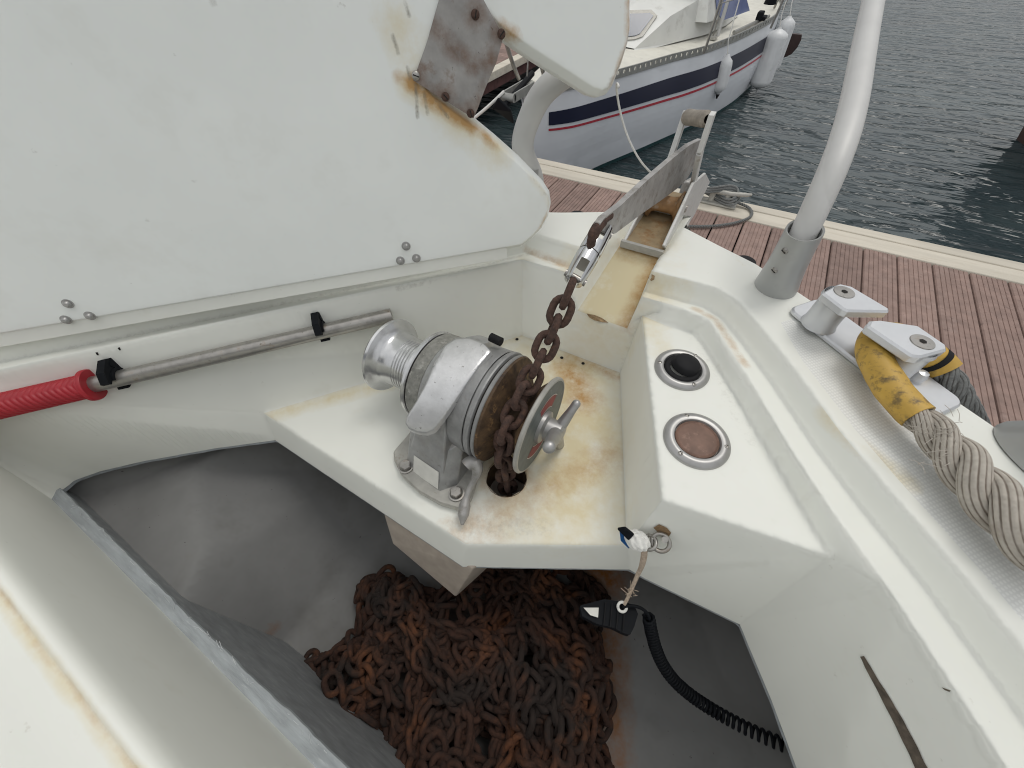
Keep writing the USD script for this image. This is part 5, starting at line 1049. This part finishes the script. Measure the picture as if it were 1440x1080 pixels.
# ------------------------------------------------------------------ the sailboat moored across the pontoon
sbt = thing('sailboat', 'white sailboat with navy band and red line moored beyond the pontoon', 'sailboat', A2(-1.5, 5, WZ))
from scipy.interpolate import PchipInterpolator
Gs = np.array([(-1.455, 2.60, -.80), (-1.337, 2.82, -.83), (-1.166, 3.44, -.885), (-.96, 4.245, -.93), (-.745, 4.84, -.95), (-.53, 5.74, -.955), (-.425, 6.5, -.955), (-.46, 7.15, -.945), (-.62, 7.6, -.935)])
Wsb = np.array([(-1.478, 2.70), (-1.39, 3.0), (-1.277, 3.45), (-1.02, 4.12), (-.82, 4.669), (-.613, 5.32), (-.475, 6.03), (-.42, 6.75), (-.50, 7.25), (-.66, 7.62)])
def curve(P, n):
    t = np.r_[0, np.cumsum(np.linalg.norm(np.diff(P[:, :2], axis=0), axis=1))]; q = np.linspace(0, 1, n) ** 1.15 * t[-1]; return np.stack([PchipInterpolator(t, P[:, k])(q) for k in range(P.shape[1])], 1)
NS = 70; Gc, Wc = curve(Gs, NS), curve(Wsb, NS)
def hp_(i, t, out=0.0):
    g_, w_ = Gc[i], A2(Wc[i][0], Wc[i][1], WZ - .02); p = g_ + (w_ - g_) * t; a = Gc[min(i + 1, NS - 1)] - Gc[max(i - 1, 0)]; n = unit(A2(a[1], -a[0], 0)); return p + n * (.045 * math.sin(math.pi * t) * min(1, i / 8) + out)
AXb = lambda y: -1.46 - .012 * (y - 2.6)
def mir(p): return A2(2 * AXb(p[1]) - p[0], p[1], p[2])
def hullband(t0, t1, i0, i1, out=0.0, k=6, both=True):
    m = []
    for side in (0, 1) if both else (0,):
        R_ = [[hp_(i, t, out) for i in range(i0, i1)] for t in np.linspace(t0, t1, k)]; R_ = np.array(R_)
        if side: R_ = np.array([[mir(p) for p in r] for r in R_])
        m.append(cat([band(R_[j], R_[j + 1]) for j in range(k - 1)]) if not side else cat([band(R_[j + 1], R_[j]) for j in range(k - 1)]))
    return cat(m)
tr_s = np.array([hp_(NS - 1, t) for t in np.linspace(0, 1, 8)]); tr_p = np.array([mir(p) for p in tr_s])
obj('hull', cat([hullband(0, .92, 0, NS, 0, 12), band(tr_s, tr_p)]), 'hull_white', sbt, smooth=50)
obj('bottom_paint', cat([hullband(.92, 1.0, 0, NS, .001, 3)]), 'bottom_paint', sbt, smooth=50)
i0 = int(np.argmax(Gc[:, 1] > 2.76))
def vband(f0, f1, out, k):
    m = []
    for side in (0, 1):
        R_ = []
        for q in np.linspace(0, 1, k):
            row = []
            for i in range(i0, NS): e = min(1, max(0, (Gc[i][1] - 2.75) / 1.7)) ** .8; row.append(hp_(i, f0(e) + (f1(e) - f0(e)) * q, out))
            R_.append([mir(p) for p in row] if side else row)
        R_ = np.array(R_); m.append(cat([band(R_[j], R_[j + 1]) if not side else band(R_[j + 1], R_[j]) for j in range(k - 1)]))
    return cat(m)
obj('navy_band', vband(lambda e: .155 + .015 * e, lambda e: .255 + .105 * e, .003, 5), 'navy', sbt, smooth=50); obj('red_line', vband(lambda e: .282 + .115 * e, lambda e: .300 + .125 * e, .003, 2), 'red_line', sbt, smooth=50)
dk = []
for i in range(NS):
    a, b = Gc[i], mir(Gc[i]); dk.append([a + (b - a) * t + A2(0, 0, .05 * math.sin(math.pi * t) + .004) for t in np.linspace(0, 1, 9)])
dk = np.array(dk); obj('deck', cat([band(dk[i], dk[i + 1]) for i in range(NS - 1)]), 'boat_deck', sbt, smooth=60)
# perforated toe rail: a rail over a base with short posts, light shows between them
rl3 = resample(Gc, .02); tg_ = np.gradient(rl3, axis=0); 
def railstrip(z0, z1, off, th=.012):
    t = tg_ / np.linalg.norm(tg_, axis=1)[:, None]; n = np.stack([t[:, 1], -t[:, 0], 0 * t[:, 0]], 1); a, b = rl3 + n * off + A2(0, 0, z0), rl3 + n * off + A2(0, 0, z1); return cat([band(b, a), band(b - n * th, b), band(a - n * th, b - n * th)])
obj('toe_rail', cat([railstrip(-.012, .008, .006), railstrip(.032, .044, .006)]), 'toe_rail', sbt, smooth=20)
R2_ = resample(Gc, .078); posts = []
for i in range(1, len(R2_) - 1): d = unit(R2_[i + 1] - R2_[i - 1]); posts.append(box(R2_[i] + A2(0, 0, .02), (.050, .012, .028), np.array([d, unit(A2(d[1], -d[0], 0)), A2(0, 0, 1)])))
obj('rail_posts', cat(posts), 'toe_rail', sbt, smooth=False, kind='stuff')
# coach roof
B1 = [A2(-1.27, 4.20, -.90), A2(-1.07, 4.72, -.905), A2(-.885, 5.2, -.915), A2(-.80, 5.7, -.92), A2(-.78, 6.2, -.92)]
T1 = [A2(-1.285, 4.27, -.88), A2(-1.125, 4.62, -.715), A2(-1.00, 5.02, -.655), A2(-.93, 5.6, -.63), A2(-.92, 6.2, -.62)]
C1 = [A2(AXb(p[1]), p[1] - .06, p[2] + .03) for p in T1]
obj('coach_roof', cat([band(np.array(T1), np.array(B1)), band(np.array([mir(p) for p in B1]), np.array([mir(p) for p in T1])), band(np.array(C1), np.array(T1)), band(np.array([mir(p) for p in T1]), np.array(C1)), band(np.array([T1[-1], C1[-1]]), np.array([B1[-1], A2(AXb(6.2), 6.2, -.92)]))]), 'cabin_white', sbt, smooth=45)
n_r = unit(np.cross(T1[1] - T1[0], C1[0] - T1[0])); n_r = n_r if n_r[2] > 0 else -n_r
wq = [atplane(px, py, T1[0] + n_r * .012, n_r) for px, py in ((865, 20), (914, 18), (919, 22), (900, 47), (893, 50), (850, 55))]
fr2 = [atplane(px, py, T1[0] + n_r * .006, n_r) for px, py in ((860, 15), (916, 14), (924, 22), (904, 51), (893, 55), (845, 60))]
ww = obj('window_frame', hull([p - n_r * .02 for p in fr2] + fr2, .002), 'aged_aluminium', sbt, smooth=20); obj('pane', hull([p - n_r * .004 for p in wq] + wq), 'window_tint', ww, smooth=20)
# spray hood with its clear side window
sh0 = [A2(-.875, 5.00, -.80), A2(-.71, 5.75, -.82)]; sh1 = [A2(-.98, 5.05, -.42), A2(-.86, 5.85, -.40)]
obj('spray_hood', cat([band(np.array([sh1[0], sh1[1]]), np.array([sh0[0], sh0[1]])), band(np.array([mir(sh1[0]), mir(sh1[1])]), np.array([sh1[0], sh1[1]])), band(np.array([mir(sh0[0]), mir(sh0[1])]), np.array([mir(sh1[0]), mir(sh1[1])])), band(np.array([sh0[0], mir(sh0[0])]), np.array([sh1[0], mir(sh1[0])]))]), 'cabin_white', sbt, smooth=20)
nh_ = unit(np.cross(sh0[1] - sh0[0], sh1[0] - sh0[0])); nh_ = nh_ if nh_[0] > 0 else -nh_
obj('hood_window', hull([atplane(px, py, sh0[0] + nh_ * .004, nh_) + nh_ * k for px, py in ((1004, -30), (1042, -30), (1054, 15), (1016, 29), (1008, 18)) for k in (0, .003)]), 'hood_window', sbt, smooth=20)
# stanchions, wires, shroud, track, pushpit
def post(px, py, z, top, r=.011, name='stanchion', m_='stainless'):
    b = at(px, py, z); obj(name, tube([b, b + np.array(top)], r, 10), m_, sbt); return b + np.array(top)
tops = [post(990, 75, -.94, (.03, -.02, .62)), post(1083.5, 40, -.945, (.05, .0, .62)), post(1101, 14, -.93, (.02, .02, .62))]
bow_t = [A2(-1.40, 2.95, -.22), A2(-1.10, 3.72, -.26)]
obj('guard_wire', tube([tops[0], tops[1], tops[2]], .004, 6), 'stainless', sbt); obj('guard_wire', tube([tops[0] - A2(.01, 0, .3), tops[1] - A2(.02, 0, .3), tops[2] - A2(0, 0, .3)], .004, 6), 'stainless', sbt)
obj('guard_wire', tube([A2(-1.02, 3.85, -.33), tops[0]], .004, 6), 'stainless', sbt)
for px, dx in ((1003, .02), (1009, .06)): b = at(px, 51, -.915); obj('shroud', tube([b, b + A2(-.10 + dx, .05, 2.4)], .006 if dx < .05 else .016, 8), 'stainless' if dx < .05 else 'painted_tube', sbt)
obj('chain_plate', box(at(1004, 53, -.92), (.05, .08, .025), r=.004), 'aged_aluminium', sbt, smooth=20)
ta_, tb_ = at(1032, 45.5, -.92), at(1081, 23, -.92); obj('genoa_track', tube([ta_, tb_], .016, 8), 'toe_rail', sbt)
obj('block', cat([box(at(1069, 22, -.88), (.06, .11, .07), r=.012), box(at(1074, 25, -.90), (.05, .14, .03), r=.008)]), 'black_plastic', sbt, smooth=25)
pp = [A2(-.50, 6.85, -.93), A2(-.47, 6.88, -.40), A2(-.50, 7.15, -.34), A2(-.70, 7.6, -.34), A2(-1.2, 7.75, -.34)]
obj('pushpit', tube(spline(pp, 6), .0125, 10), 'stainless', sbt); obj('pushpit', tube([A2(-.54, 7.25, -.93), A2(-.54, 7.28, -.34)], .0125, 10), 'stainless', sbt); obj('pushpit', tube(spline([A2(-.48, 6.87, -.65), A2(-.53, 7.2, -.63), A2(-.75, 7.62, -.63)], 6), .010, 8), 'stainless', sbt)
wn_ = at(1086, -4, -.75); obj('winch', lathe([(0, .06), (.05, .05), (.10, .055), (.11, .04), (.112, 0)], A2(wn_[0], wn_[1], -.80), (0, 0, 1), 20), 'black_plastic', sbt)
rd = [aty(px, py, 6.9) for px, py in ((1100, 46), (1127, 49), (1126, 56), (1121, 66), (1113, 75), (1100, 81))]
obj('rudder', hull([p + A2(0, k, 0) for p in rd for k in (-.02, .02)], .006), 'dark_wood', sbt, smooth=20)
# stem fittings
st_ = Gc[0]; obj('stem_roller', cat([box(st_ + A2(x, -.06, .02), (.010, .26, .05), r=.003) for x in (-.04, .04)] + [cyl(st_ + A2(-.045, -.19, .02), st_ + A2(.045, -.19, .02), .022, n=16)]), 'toe_rail', sbt, smooth=25)
obj('stowed_anchor', cat([hull([st_ + A2(-.06, -.26, -.02), st_ + A2(.05, -.26, -.02), st_ + A2(-.01, -.12, -.13), st_ + A2(-.01, -.28, .03)], .010), tube([st_ + A2(0, -.26, -.02), st_ + A2(0, .12, .07)], .018, 10)]), 'black_plastic', sbt, smooth=25)
for s in (-1, 1): obj('pulpit_leg', tube(spline([st_ + A2(s * .10 - .0, .12, .03), st_ + A2(s * .12 - .02, -.02, .33), st_ + A2(s * .16 - .03, -.05, .62)], 6), .0125, 10), 'stainless', sbt)
obj('forestay', tube([st_ + A2(0, .05, .06), st_ + A2(0, .35, 2.4)], .005, 8), 'stainless', sbt)
# fenders
def fender(top, bot, r, lab):
    top, bot = np.array(top), np.array(bot); L = np.linalg.norm(bot - top); t = thing('fender', lab, 'fender', top, 'white fenders along the sailboat')
    m = lathe([(0, .012), (.004, .02), (.012, .022), (.03, r * .55), (.055, r * .9), (.09, r), (L - .09, r), (L - .05, r * .88), (L - .025, r * .5), (L - .012, .02), (L, .012), (L + .03, .008), (L + .031, 0)], top, bot - top, 28)
    a = np.arctan2(m.vertices[:, 1] - top[1], m.vertices[:, 0] - top[0]); m.vertices[:, :2] += ((m.vertices[:, :2] - top[:2]) * (.03 * np.cos(14 * a))[:, None])
    obj('body', m, 'fender_white', t, smooth=50); obj('line', tube([top + A2(0, 0, 0), top + A2(-.03, -.01, .10), top + A2(-.06, 0, .62)], .005, 6), 'white_cord', t)
f1 = at(1023, 76, -1.02); fender(f1, f1 + A2(.03, .02, -.32), .066, 'small white fender with a dark bottom eye hanging by its line amidships on the sailboat')
obj('bottom_eye', cyl(f1 + A2(.03, .02, -.315), f1 + A2(.03, .02, -.355), .018, .008, 12), 'black_rubber', '/World/fender')
f2 = A2(-.335, 6.30, -1.00); fender(f2, f2 + A2(.02, -.02, -.55), .115, 'large ribbed white fender hanging nearest the stern, in front of another')
f3 = A2(-.30, 6.68, -.96); fender(f3, f3 + A2(.03, 0, -.52), .085, 'white fender half hidden behind the large ribbed one at the sailboat stern')
# mooring lines of the sailboat
ml = thing('mooring_line', 'pale mooring line running down from the sailboat bow towards the lower left', 'line', st_)
obj('rope', tube(spline([st_ + A2(-.02, -.20, .05), st_ + A2(-.25, -.28, -.12), st_ + A2(-.55, -.34, -.27), A2(-2.15, 2.2, -1.12)], 6), .009, 8), 'white_cord', ml, smooth=True)
# ------------------------------------------------------------------ pontoon cleat with coiled line
pc = thing('pontoon_cleat', 'grey cleat on the pontoon edge just right of the bow roller', 'cleat', A2(-.13, 2.46, DZ))
k0 = A2(-.10, 2.45, DZ + .006); obj('base', box(k0 + A2(0, 0, .006), (.20, .06, .012), r=.003), 'aged_aluminium', pc, smooth=20)
for s in (-1, 1): obj('leg', cyl(k0 + A2(s * .04, 0, .01), k0 + A2(s * .04, 0, .06), .016, n=14), 'aged_aluminium', pc)
obj('horn', tube([k0 + A2(x, 0, z) for x, z in ((-.15, .085), (-.13, .078), (-.05, .065), (.05, .065), (.13, .078), (.15, .085))], [.006, .010, .013, .013, .010, .006], 14), 'aged_aluminium', pc, smooth=True)
dr_ = thing('dock_line', 'grey dock line turned round the pontoon cleat and looping over the planks', 'rope', k0)
turns = []
for k in range(3): a = np.linspace(0, 2 * np.pi, 24); turns.append(np.stack([k0[0] + .10 * np.sin(a) * (1 - .1 * k), k0[1] + .035 * np.sin(2 * a) + .004 * k, k0[2] + .045 + .028 * np.cos(a) + .012 * k], 1))
lp_ = [k0 + A2(.06, .0, .05), at(1018, 279, DZ + .03), at(1040, 286, DZ + .02), at(1055, 294, DZ + .015), at(1057, 302, DZ + .012), at(1045, 310, DZ + .012), at(1020, 316, DZ + .012), at(985, 318.5, DZ + .012), at(950, 317, DZ + .012), at(915, 312, DZ + .012)]
obj('turns', tube(np.vstack(turns), .006, 10), 'grey_rope', dr_, smooth=True)
for s_m in strands(spline(lp_, 6), [.0040], 1.0, .04, yarns=6, st=.004): obj('strand', s_m[0], 'grey_rope', dr_, smooth=True, vars=s_m[1])
# ------------------------------------------------------------------ the dark boat beyond the right edge
db = thing('dark_boat', 'dark hulled boat whose bow just enters the right edge of the view', 'boat', A2(3.2, 5.0, WZ))
bw, st2_ = A2(2.10, 5.95, WZ), A2(6.2, 3.9, WZ); bx_ = unit(st2_ - bw); by_ = A2(-bx_[1], bx_[0], 0); st3 = []
for t in np.linspace(0, 1, 24):
    hb_ = .95 * (1 - (1 - min(1, t * 2.2)) ** 2.2) ** .8 * (1 if t < .8 else 1 - (t - .8) * .6); c = bw + bx_ * (4.5 * t); row = []
    for q, (f_, z) in enumerate(((1.0, .95), (.98, .7), (.92, .45), (.80, .15), (.66, -.1))): row.append((c - bx_ * (.28 * (z + .1)) * (1 - t), hb_ * f_ + .01, z + .18 * (1 - t) ** 2 * (q < 3)))
    st3.append(row)
L_ = np.array([[c + by_ * w_ + A2(0, 0, z) for c, w_, z in r] for r in st3]); R3_ = np.array([[c - by_ * w_ + A2(0, 0, z) for c, w_, z in r] for r in st3])
obj('hull', cat([band(L_[i], L_[i + 1]) for i in range(23)] + [band(R3_[i + 1], R3_[i]) for i in range(23)]), 'dark_hull', db, smooth=50)
obj('deck', band(L_[:, 0], R3_[:, 0]), 'rust_hull', db, smooth=False)
obj('rub_rail', cat([tube(L_[:, 0], .03, 8), tube(R3_[:, 0], .03, 8)]), 'rust_hull', db, smooth=True)
tp_ = L_[0, 0]; obj('bow_rail', tube(spline([tp_ + A2(.25, -.10, 0), tp_ + A2(-.06, .02, .30), tp_ + A2(-.12, .06, .34), tp_ + A2(-.02, .16, .30), tp_ + A2(.45, .2, .3)], 6), .014, 8), 'dark_hull', db, smooth=True)
